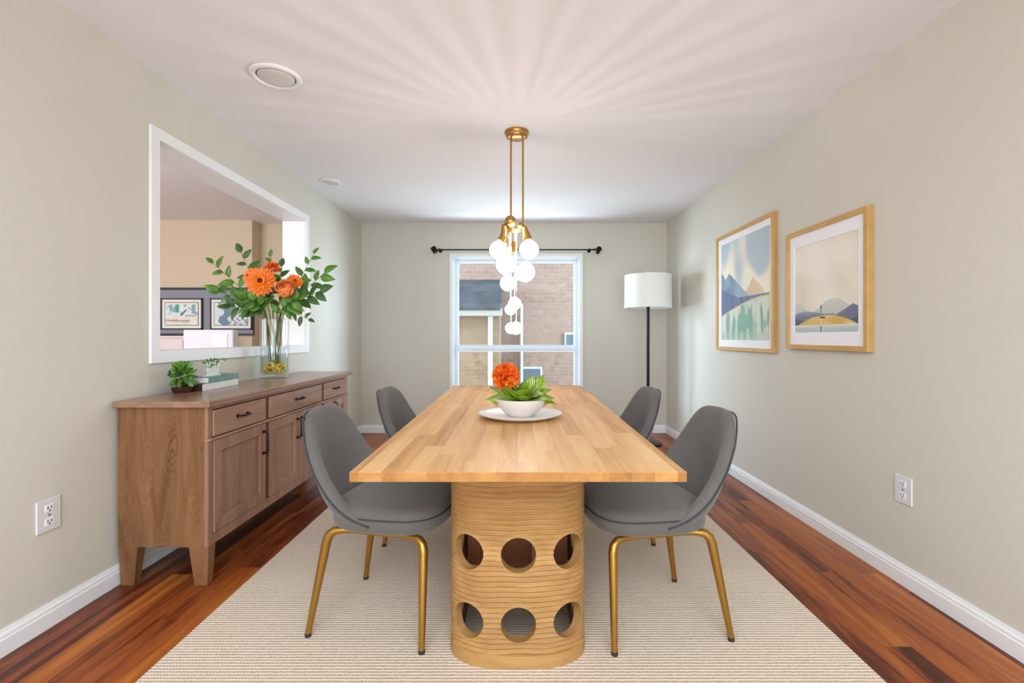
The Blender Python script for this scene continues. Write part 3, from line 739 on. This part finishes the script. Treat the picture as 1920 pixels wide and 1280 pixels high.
fp = thing('flowering_plant', 'green leafy plant with one ruffled orange bloom in the table bowl', 'plant', (cx, cy, .772))
mb = MB(); mb.lathe([(.001, 0), (.05, .003), (.085, .025), (.103, .050), (.001, .056)], 32); mb.build('soil', M['soil'], fp, smooth=True)
rnd = random.Random(11); mb = MB()
for q in range(30):
    a_ = q*2.4; el = .15+1.15*((q*7) % 30)/30; dr = Vector((math.cos(a_)*math.cos(el), math.sin(a_)*math.cos(el)*.8, math.sin(el)))
    L_ = .085+.035*rnd.random(); base_ = Vector((math.cos(a_)*.03, math.sin(a_)*.03, .052))
    mb.leaf(base_, dr, (0, -.25, 1), L_*1.15, L_*.78, .30, .30)
for x, y, z in ((-.06, -.07, .10), (.08, -.07, .11), (.09, .03, .175), (.02, -.06, .15), (-.09, -.03, .12), (-.14, -.02, .085), (-.10, -.06, .07), (.13, -.03, .09), (.10, .0, .15), (.06, -.05, .13), (.125, .02, .12), (-.12, 0, .13), (.0, -.09, .09), (.045, 0, .165)):
    dr = Vector((x, y, z-.05)); mb.leaf((0, 0, .05), dr, (0, -.5, 1), dr.length*1.08, .080, .2, .25)
mb.build('foliage', M['leafl'], fp, smooth=True, solid=.0006)
n, a1, b1 = frame_of((.05, -.5, .85)); fpos = wp(948, 705, 2.15) - Vector((cx, cy, .772))
mb = MB(); mb.tube([(0, 0, .045), (-.03, -.01, .10), fpos], .004, 8); mb.build('stem', M['stem'], fp, smooth=True)
mb = MB(); rad = .066
for q in range(230):
    z_ = 1-1.7*(q+.5)/230; rr = math.sqrt(max(0, 1-z_*z_)); an = q*2.39996; dr = (a1*math.cos(an)*rr+b1*math.sin(an)*rr+n*z_).normalized()
    mb.cur = 0 if rnd.random() < .6 else 1
    mb.leaf(fpos+dr*rad*.30, dr+Vector((rnd.uniform(-.35, .35), rnd.uniform(-.35, .35), rnd.uniform(-.35, .35))), (rnd.uniform(-1, 1), rnd.uniform(-1, 1), rnd.uniform(-1, 1)), rad*.68, rad*.5, rnd.uniform(-.4, .4), .5)
mb.build('petals', [M['orange'], M['orange2']], fp, smooth=True)
mb = MB()
for q in range(5): mb.tube([(.035, 0, .06), (.045+.006*q, 0, .10), (.052+.012*(q-2), -.005, .150+.006*(q % 3))], .0012, 5)
mb.build('white_sprig', M['porcelain'], fp)

# ------------------------------------------------------------------ pendant lamp cluster
CX, CY = .0035, 3.10
pd = thing('pendant_chandelier', 'brass pendant cluster of white glass globes hanging over the table', 'chandelier', (CX, CY, ZC))
def q3(x, y, dd=0): s_ = 900/(CY+dd); return Vector(((x-968)/s_-CX, dd, 1.118-(y-631)/s_-ZC))
mb = MB(); mb.lathe([(.001, -.040), (.060, -.040), (.070, -.034), (.072, -.016), (.078, -.012), (.078, 0), (.001, 0)], 40); mb.build('canopy', M['brasslamp'], pd, smooth=True, auto=35)
for px, pe in ((958, 410), (980.5, 418)):
    mb = MB(); a_ = q3(px, 262); b_ = q3(px, pe); mb.tube([(b_.x, 0, -.03), b_], .0062, 10); mb.build('rod', M['brasslamp'], pd, smooth=True, auto=50)
mb = MB(); mb.ball(q3(957, 415), .038, 24, 14); mb.ball(q3(977, 424), .024, 18, 10); mb.ball(q3(946, 425, .02), .022, 18, 10); mb.tube([q3(950, 428), q3(968, 434), q3(984, 428)], .014, 12)
mb.build('hub', M['brasslamp'], pd, smooth=True)
GL = [((935, 469), .066, 0), ((992, 468), .069, 0), ((948, 496), .068, -.05), ((985, 510), .069, -.02), ((952, 531), .055, .03), ((965, 569), .045, -.02), ((957, 580), .040, .04), ((958, 615), .040, .03), ((968, 615), .043, -.03)]
for (a_, b_, c_) in (((946, 425), (944, 445), (939, 452)), ((982, 425), (987, 440), (990, 450))):
    mb = MB(); p, q_, r_ = q3(*a_), q3(*b_), q3(*c_); mb.tube([p, (p+q_)/2, q_, r_], [.018, .020, .026, .030], 18); mb.build('socket', M['brasslamp'], pd, smooth=True, auto=50)
for (px, py), r_, dd in GL:
    mb = MB(); c_ = q3(px, py, dd); mb.ball((0, 0, 0), r_, 32, 18); g = mb.build('globe', M['globeglass'], pd, smooth=True, loc=c_)
    mb = MB(); mb.ball((0, 0, 0), r_*.90, 28, 16); mb.build('lit_core', M['globe'], g, smooth=True)
CORDS = [((960, 432), 2, .020), ((974, 434), 3, .012), ((962, 432), 4, .0), ((966, 434), 5, .0), ((957, 434), 6, .0), ((958, 434), 7, .0), ((969, 434), 8, 0)]
mc = clear('clear_rod', (.93, .93, .93, 1), .18)
for (px, py), gi, sk in CORDS:
    (gx, gy), gr, dd = GL[gi]; p0 = q3(px, py); p1 = q3(gx, gy, dd)+Vector((0, 0, gr*.96)); p0 = Vector((p0.x*.4+p1.x*.6, dd*.7, p0.z))
    mb = MB(); mb.tube([p0, p1], .0035, 8); mb.build('hanging_rod', mc if gi > 3 else M['brasslamp'], pd, smooth=True)
mb = MB(); p = q3(963, 462, -.02); mb.tube([p+Vector((0, 0, .035)), p+Vector((0, 0, .01)), p-Vector((0, 0, .04))], [.010, .020, .022], 16); mb.build('socket', M['brasslamp'], pd, smooth=True, auto=50)
# added point lamp; soft ceiling streaks are put into its output by direction
def point(name, loc, e_, col, streak, rad=.02):
    l = bpy.data.lights.new(name, 'POINT'); l.energy = e_; l.color = col; l.shadow_soft_size = rad
    o = bpy.data.objects.new(name, l); C.objects.link(o); o.location = loc
    if streak:
        l.use_nodes = True; nt = l.node_tree; em = nt.nodes['Emission']; L = nt.links
        tc = N(nt, 'ShaderNodeTexCoord'); sp = N(nt, 'ShaderNodeSeparateXYZ'); L.new(tc.outputs['Normal'], sp.inputs[0])
        an = math_(nt, 'ARCTAN2', sp.outputs[1], sp.outputs[0])
        cb = N(nt, 'ShaderNodeCombineXYZ')
        L.new(math_(nt, 'COSINE', an), cb.inputs[0]); L.new(math_(nt, 'SINE', an), cb.inputs[1])
        ns = N(nt, 'ShaderNodeTexNoise'); ns.inputs['Scale'].default_value = 5; ns.inputs['Detail'].default_value = 1; L.new(cb.outputs[0], ns.inputs['Vector'])
        ph = math_(nt, 'ADD', math_(nt, 'MULTIPLY', an, 38), math_(nt, 'MULTIPLY', ns.outputs[0], 7))
        f = math_(nt, 'ADD', math_(nt, 'MULTIPLY', math_(nt, 'SINE', ph), .36), 1.0)
        f = math_(nt, 'ADD', f, math_(nt, 'MULTIPLY', math_(nt, 'SUBTRACT', ns.outputs[0], .5), .5))
        up = math_(nt, 'MULTIPLY', math_(nt, 'SUBTRACT', sp.outputs[2], .12), 3.5)
        up.node.use_clamp = True
        f = math_(nt, 'ADD', math_(nt, 'MULTIPLY', math_(nt, 'SUBTRACT', f, 1.0), up), 1.0)
        z3 = math_(nt, 'POWER', math_(nt, 'MAXIMUM', sp.outputs[2], .05), 3.0)
        flat_ = math_(nt, 'MINIMUM', math_(nt, 'DIVIDE', .06, z3), 1.0)
        wd = math_(nt, 'MULTIPLY', math_(nt, 'SUBTRACT', sp.outputs[2], .10), 3.3); wd.node.use_clamp = True
        L.new(math_(nt, 'MULTIPLY', f, math_(nt, 'ADD', math_(nt, 'MULTIPLY', flat_, wd), .07)), em.inputs['Strength'])
    return o
point('chandelier_light', (CX, CY-.02, 1.80), 17, (.95, .96, 1), True)

# ------------------------------------------------------------------ floor lamp
lp = thing('floor_lamp', 'black pole floor lamp with white drum shade in the far right corner', 'lamp', (1.372, 5.0, 0))
mb = MB(); mb.lathe([(.001, 0), (.14, 0), (.142, .008), (.135, .018), (.02, .026), (.001, .026)], 36); mb.build('base', M['black'], lp, smooth=True, auto=40)
mb = MB(); mb.tube([(0, 0, .02), (0, 0, 1.45)], .0165, 16); mb.build('pole', M['black'], lp, smooth=True, auto=50)
mb = MB(); mb.lathe([(.240, 1.416), (.237, 1.757), (.233, 1.757), (.236, 1.416), (.240, 1.416)], 56); sh = mb.build('lamp_shade', M['shade'], lp, smooth=True, auto=40)
mb = MB()
for q in range(3): a_ = q*2*PI/3+.4; mb.tube([(0, 0, 1.735), (.235*math.cos(a_), .235*math.sin(a_), 1.750)], .003, 6)
mb.tube([(0, 0, 1.44), (0, 0, 1.77)], .006, 8); mb.build('harp', M['white'], sh)
mb = MB(); mb.ball((0, 0, 1.785), .015, 14, 8); mb.build('finial', M['porcelain'], lp, smooth=True)
mb = MB(); mb.ball((0, 0, 1.56), .03, 16, 10); mb.build('bulb', M['porcelain'], lp, smooth=True)

# ------------------------------------------------------------------ curtain rod
cr = thing('curtain_rod', 'thin black curtain rod mounted above the window', 'curtain rod', (0, YB, 2.125))
yr = -.075; s_ = 900/(YB+yr); xa, xb_ = (824-968)/s_, (1106-968)/s_; zr = (631-468)/s_+1.118-2.125
mb = MB(); mb.tube([(xa, yr, zr), (xb_, yr, zr)], .0075, 10); mb.build('rod', M['black'], cr, smooth=True, auto=50)
for x_, sg_ in ((xa, -1), (xb_, 1)):
    mb = MB(); mb.ball((x_, yr, zr), .015, 14, 8); mb.tube([(x_, yr, zr), (x_, -.0, zr)], .006, 8); mb.tube([(x_, -.006, zr), (x_, 0, zr)], .022, 14); mb.build('bracket', M['black'], cr, smooth=True, auto=40)
    mb = MB(); mb.tube([(x_, yr, zr), (x_+sg_*.04, yr, zr)], .006, 8)
    if sg_ < 0: mb.tube([(x_-.040, yr, zr-.03), (x_-.078, yr, zr+.028)], .030, 16)
    else: mb.ball((x_+.105, yr, zr+.008), .032, 14, 8); mb.tube([(x_+.03, yr, zr), (x_+.1, yr, zr+.005)], .010, 10); mb.tube([(x_+.085, yr, zr-.045), (x_+.105, yr, zr+.01)], .02, 12)
    mb.build('finial', M['black'], cr, smooth=True, auto=40)

# ------------------------------------------------------------------ framed pictures on the right wall
def cattr_mat(name, rough=.55):
    m, nt, b = newmat(name); a_ = N(nt, 'ShaderNodeVertexColor', layer_name='paint'); nt.links.new(a_.outputs[0], b.inputs['Base Color']); b.inputs['Roughness'].default_value = rough
    return m
MP = cattr_mat('painted_print')
def painted(name, parent, place, fn, nu, nv):
    """flat print; fn(u,v) -> hex colour, u to the right, v up"""
    mb = MB(); mb.grid(place, nu, nv); o = mb.build(name, MP, parent)
    ca = o.data.color_attributes.new('paint', 'FLOAT_COLOR', 'POINT'); W = nu+1
    for j in range(nv+1):
        for i in range(nu+1): ca.data[j*W+i].color = fn(i/nu, j/nv)
    return o
def mixc(a_, b_, t): t = max(0, min(1, t)); return tuple(a_[i]*(1-t)+b_[i]*t for i in range(3))+(1,)
def cl(v): return tuple(v[i] for i in range(4))
from mathutils import noise as mn
def nz(x, y, z=0): return mn.noise((x, y, z))
def art1(u, v):     # mountains, dark forest band, meadow with green strokes
    b_ = nz(u*3.0+1, v*2.2, 1)*1.3 + nz(u*9, v*6, 8)*.35
    c_ = mixc(lin('#d3dad6'), lin('#eee4cb'), .55+b_+(.35 if v < .8 else .1)*(1-abs(u-.6)))
    c_ = mixc(c_, lin('#a3b6c4'), max(0, min(1, (nz(u*3.6+3, v*2.0, 4)*1.6 + (v-.72)*1.6 + .12*math.cos(u*7) - .10)*2.2))*.8)
    ph = .585 - abs(u-.70)*.75 + .01*math.sin(u*40)      # tan peak
    if v < ph and u > .45: c_ = mixc(lin('#d6b590'), lin('#e0c7a4'), (u-.5)*2)
    ml = .50 + .20*(1-u/.55) + .035*math.sin(u*26+1) - .10*max(0, (u-.25))      # blue mountains left
    ml = max(.70 - abs(u-.02)*.95, .68 - abs(u-.19)*.62) if u < .62 else 0
    if v < ml: c_ = mixc(lin('#71869d'), lin('#94a5b3'), u*2+nz(u*6, v*6))
    if v < ml-.10-u*.18: c_ = mixc(lin('#64789a'), lin('#8193a9'), .5+nz(u*7, v*3, 2))
    fb = .455 - .11*math.sin(min(u, 1)*PI*.55)*(1 if u < .4 else 1) + .02*math.sin(u*17) + .08*u*u
    if v < max(.42, .52-.25*u) and v < .47: c_ = mixc(lin('#4c5680'), lin('#757e9c'), .4+.9*u*.4+nz(u*14, v*3, 3)*.8)
    if v < .53-.30*u and u < .35: c_ = mixc(lin('#4c5680'), lin('#6c769a'), .4+nz(u*14, v*3, 3)*.8)
    md = .24 + .155*math.sin(min(1, u)*PI*.5)
    if v < md+.012: c_ = lin('#cbb978')
    if v < md:
        c_ = mixc(lin('#d8d9c3'), lin('#c4cebf'), .5+nz(u*9, v*4, 5))
        g_ = nz(u*16, v*3.2, 6)*1.3 + nz(u*30, v*9, 3)*.45 + nz(u*5, 9)*.9 - abs(v-.15)*3.0 + .36 + .14*math.sin(u*11+1)
        c_ = mixc(c_, lin('#74a28f'), max(0, min(.9, (g_+.05)*2.2)))
        if v < .08: c_ = mixc(c_, lin('#a9bfae'), .5)
    return c_
def art2(u, v):     # pale sky, misty hills, golden island with a thin tower and water
    c_ = mixc(lin('#e2d6c2'), lin('#eee6d8'), .5+nz(u*2.4+v, v*3.0, 7)*1.3)
    c_ = mixc(c_, lin('#f1ece4'), max(0, .6-abs(u+v*.4-.75)*2.5))
    if v < .30+.06*math.cos(u*9+.4)+.03*nz(u*5, 1): c_ = mixc(lin('#bcc0bd'), lin('#d0cfc8'), (v-.15)*5)
    if v < .22+.02*math.sin(u*8) and u < .66: c_ = mixc(lin('#74778a'), lin('#969aa3'), .5+nz(u*4, v*20, 3))
    if v < .285-abs(u-.92)*.42: c_ = mixc(lin('#6d7186'), lin('#7f8393'), .5+nz(u*6, v*8))
    if v < .17-u*.2: c_ = lin('#585c74')
    if u > .85 and v < .17-(1-u)*.35: c_ = lin('#565a70')
    hill = .065+.12*max(0, 1-((u-.52)/.50)**2)
    if v < hill: c_ = mixc(lin('#d2ad52'), lin('#e6cc84'), .5+nz(u*5, v*12, 2)*1.2)
    if v < .17 and v > .15 and .5 < u < .62: c_ = lin('#dcbf6a')
    if v < .075: c_ = mixc(lin('#c3ccc7'), lin('#aebdba'), (.075-v)*14+nz(u*3, v*30)*.5)
    if v < .085 and v > .066: c_ = lin('#dedccb')
    if abs(u-.455) < .010 and .16 < v < .30: c_ = lin('#8e8c84') if v < .26 else lin('#4f5247')
    if abs(u-.455) < .010 and v < .07: c_ = lin('#6e7c6a')
    if .44 < u < .52 and .155 < v < .17: c_ = lin('#34363c')
    if abs(u-.455) < .006 and .07 < v < .16: c_ = lin('#e3dcc0')
    return c_
def wall_frame(label, y0, y1, z0, z1, ay0, ay1, az0, az1, fn, sw):
    """y0 = near end; art runs from far (left in view) to near (right)"""
    f_ = thing('framed_picture', label, 'picture', (XR, (y0+y1)/2, z0), 0, 'framed landscape prints on the right wall')
    cy_ = (y0+y1)/2; t = .032
    def bx(mb, xa, xb, a_, b_, c_, d_): mb.box(-xb, -xa, a_-cy_, b_-cy_, c_-z0, d_-z0)
    mb = MB(); bx(mb, 0, t, y0, y0+sw, z0, z1); bx(mb, 0, t, y1-sw, y1, z0, z1); bx(mb, 0, t, y0+sw, y1-sw, z1-sw, z1); bx(mb, 0, t, y0+sw, y1-sw, z0, z0+sw)
    mb.build('frame', M['goldframe'], f_, bevel=.0015)
    # mat with a real cut-out
    mb = MB(); X = .020
    bx(mb, .004, X, y0+sw-.002, ay0, z0+sw-.002, z1-sw+.002); bx(mb, .004, X, ay1, y1-sw+.002, z0+sw-.002, z1-sw+.002)
    bx(mb, .004, X, ay0, ay1, az1, z1-sw+.002); bx(mb, .004, X, ay0, ay1, z0+sw-.002, az0)
    mb.build('mat_board', M['mat'], f_)
    def pl_(u, v): return (-.016, ay1+.003+(ay0-ay1-.006)*u-cy_, az0-.003+(az1-az0+.006)*v-z0)
    painted('print', f_, pl_, fn, 190, 230)
    mb = MB(); mb.box(-.004, 0, y0+.003-cy_, y1-.003-cy_, .003, z1-z0-.003); mb.build('backing_board', M['brown'], f_)
wall_frame('larger gold-framed mountain and meadow print, nearer the corner on the right wall', 3.215, 4.134, 1.008, 1.958, 3.275, 4.052, 1.092, 1.883, art1, .027)
wall_frame('gold-framed pale sky and golden island print, nearer the camera on the right wall', 2.35, 3.06, 1.042, 1.763, 2.428, 2.985, 1.144, 1.663, art2, .028)

# ------------------------------------------------------------------ pictures and furniture in the next room
YW = 5.45
def Q(x, y, d): return (x-968)*d/900, 1.118-(y-631)*d/900
x0, z1_ = Q(240, 540, 5.43); x1, z0_ = Q(475, 628, 5.43)
gp = thing('picture_ledge_panel', 'long grey wall panel with dark edges in the next room, behind two small pictures', 'panel', ((x0+x1)/2, YW, z0_))
hw = (x1-x0)/2; hh = z1_-z0_
mb = MB(); mb.box(-hw, hw, -.02, 0, 0, hh); mb.build('board', M['greyboard'], gp)
mb = MB(); mb.box(-hw, hw, -.028, 0, hh-.02, hh+.006).box(-hw, hw, -.028, 0, -.006, .018).box(hw-.008, hw+.004, -.024, 0, 0, hh); mb.build('edge_strip', M['darkedge'], gp)
def artA(u, v):
    c_ = mixc(lin('#e9e6dd'), lin('#dcd7cb'), .5+nz(u*4, v*4, 11))
    if .42 < v < .92:
        c_ = lin('#dfe8ea')
        if .12 < u < .22 and v > .62: c_ = lin('#7fb9b6')
        if .30 < u < .42 and v > .55: c_ = lin('#3fa092')
        if nz(u*9, v*9, 2) > .25: c_ = lin('#8fa9b6')
        if abs((u-.5)-(v-.45)*.6) < .035 and v < .7: c_ = lin('#56707c')
        if .80 < u < .92 and v > .5: c_ = lin('#8da5ae')
    if abs(v-.22+.06*u) < .03 and u < .75: c_ = lin('#9c968c')
    if .6 < u < .95 and abs(v-.42) < .02: c_ = lin('#8f8880')
    return c_
def artB(u, v):
    c_ = mixc(lin('#e2e6ea'), lin('#d0d9e2'), .5+nz(u*4, v*4, 15))
    if nz(u*3.2+2, v*3.4, 4)-abs(u-.38)*.9 > -.16 and abs(u-.38-.2*(v-.5)) < .2: c_ = lin('#6f8496')
    if v > .72 and .1 < u < .6 and nz(u*7, v*8, 1) > -.05: c_ = lin('#8798a8')
    if u > .45 and v < .5 and nz(u*12, v*12, 9) > .12: c_ = lin('#8d8f9a')
    if abs(v-.5) < .012 and u > .55: c_ = lin('#a8a6a4')
    return c_
for (a_, b_, lb, fn) in ((301, 379, 'small dark-framed pastel print, left of the pair in the next room', artA), (393.5, 472, 'small dark-framed blue grey print, right of the pair in the next room', artB)):
    xa, zt = Q(a_, 559, 5.41); xb_, zb_ = Q(b_, 617.5, 5.41); c0 = (xa+xb_)/2; hw = (xb_-xa)/2; hh = zt-zb_
    f_ = thing('framed_picture', lb, 'picture', (c0, YW-.02, zb_), 0, 'small framed prints in the next room'); e_ = .014
    mb = MB(); mb.box(-hw, -hw+e_, -.022, 0, 0, hh).box(hw-e_, hw, -.022, 0, 0, hh).box(-hw, hw, -.022, 0, 0, e_).box(-hw, hw, -.022, 0, hh-e_, hh); mb.build('frame', M['darkedge'], f_)
    mb = MB(); mb.box(-hw+e_, hw-e_, -.014, 0, e_, hh-e_); mb.build('mat_board', flat('ivory_mat', '#ecebe0', .7), f_)
    mx, mz = .050, .050
    mb = MB(); mb.box(-hw+mx-.006, hw-mx+.006, -.016, -.013, mz-.006, hh-mz+.006); mb.build('inner_border', M['darkedge'], f_)
    def pl_(u, v, hw=hw, hh=hh): return (-hw+mx+(2*hw-2*mx)*u, -.0168, mz+(hh-2*mz)*v)
    painted('print', f_, pl_, fn, 60, 44)
# white boxy chair standing in the next room
d_ = 4.5; xa, zt = Q(343, 618, d_); xb_, _ = Q(437, 618, d_); c0 = (xa+xb_)/2; hw = (xb_-xa)/2
wc = thing('white_chair', 'white boxy chair back seen through the wall opening in the next room', 'chair', (c0, d_, 0))
mw = flat('white_fabric', '#eceef8', .8)
mb = MB(); mb.box(-hw, hw, 0, .09, .42, zt); mb.build('backrest', mw, wc, bevel=.012, seg=3)
mb = MB(); mb.box(.04, hw-.05, -.006, .004, .55, zt-.04); mb.build('backrest_panel', M['white'], wc, bevel=.002)
mb = MB(); mb.box(-hw, hw, .08, .52, .38, .48); mb.build('seat', mw, wc, bevel=.015, seg=3)
for lx in (-hw+.03, hw-.03):
    for ly in (.04, .48):
        mb = MB(); mb.tube([(lx, ly, 0), (lx, ly, .43)], [.016, .022], 10); mb.build('leg', M['brown'], wc, smooth=True, auto=50)
# pale low cabinet beneath the panel
x0, z1_ = Q(230, 629.5, 5.1); x1, _ = Q(400, 628, 5.1)
cb = thing('low_cabinet', 'pale pinkish white low cabinet under the grey panel in the next room', 'cabinet', ((x0+x1)/2, 5.25, 0)); hw = (x1-x0)/2
mc_ = flat('pinkish_white', '#e9dcdc', .6)
mb = MB(); mb.box(-hw, hw, -.13, .19, .06, z1_-.02); mb.build('cabinet_body', mc_, cb, bevel=.003)
mb = MB(); mb.box(-hw-.01, hw+.01, -.15, .19, z1_-.022, z1_); mb.build('cabinet_top', mc_, cb, bevel=.003)
for q in range(3):
    mb = MB(); w_ = 2*hw/3; mb.box(-hw+w_*q+.008, -hw+w_*(q+1)-.008, -.146, -.128, .09, z1_-.04); mb.build('door', mc_, cb, bevel=.003)
mb = MB(); mb.box(-hw+.02, hw-.02, -.11, .17, 0, .062); mb.build('plinth', M['brown'], cb)

# ------------------------------------------------------------------ outlets, recessed lights
def outlet(label, x, y, z, sgn):
    o_ = thing('wall_outlet', label, 'outlet', (x, y, z), 0, 'white outlet covers on the side walls')
    w_, h_, t = .048, .0625, .007
    def bx(mb, t0, t1, a_, b_, c_, d_): mb.box(*sorted((sgn*t0, sgn*t1)), a_, b_, c_, d_)
    mb = MB(); bx(mb, 0, t, -w_, w_, -h_, h_); mb.build('cover_plate', flat('outlet_white', '#dcd8da', .4), o_, bevel=.003, seg=3)
    for zc in (.026, -.026):
        mb = MB(); bx(mb, t-.001, t+.002, -.017, .017, zc-.014, zc+.014); rc = mb.build('receptacle', M['white'], o_, bevel=.004, seg=3)
        mb = MB(); bx(mb, t+.001, t+.0028, -.0085, -.0055, zc-.002, zc+.008); bx(mb, t+.001, t+.0028, .0055, .0085, zc-.002, zc+.008); bx(mb, t+.001, t+.0028, -.003, .003, zc-.010, zc-.005)
        mb.build('slot', M['pipe'], rc)
    mb = MB(); mb.tube([(sgn*(t-.001), 0, 0), (sgn*(t+.0015), 0, 0)], .0035, 10); mb.build('screw', M['pipe'], o_)
outlet('white outlet cover low on the left wall in front of the sideboard', XL, 1.85, .432, 1)
outlet('white outlet cover low on the right wall below the pictures', XR, 2.165, .428, -1)
def downlight(label, x, y, r):
    o_ = thing('ceiling_light', label, 'ceiling light', (x, y, ZC), 0, 'round white lights on the ceiling')
    mb = MB(); mb.lathe([(r, 0), (r, -.004), (r*.93, -.012), (r*.82, -.013), (r*.76, -.006), (r*.76, 0)], 48); mb.build('trim_ring', M['white'], o_, smooth=True, auto=50)
    mb = MB(); mb.lathe([(.001, -.002), (r*.77, -.002)], 48); mb.build('dark_gap', M['black'], o_)
    mb = MB(); mb.lathe([(r*.72, -.003), (r*.715, -.008), (r*.60, -.014), (r*.35, -.018), (.001, -.019)], 48); mb.build('lens', flat('frosted_lens', '#d5d2d0', .5), o_, smooth=True)
downlight('larger round recessed ceiling light nearer the camera', -1.22+.0, 2.438, .122)
downlight('small round ceiling light near the far end of the left wall', -1.585, 4.09, .082)
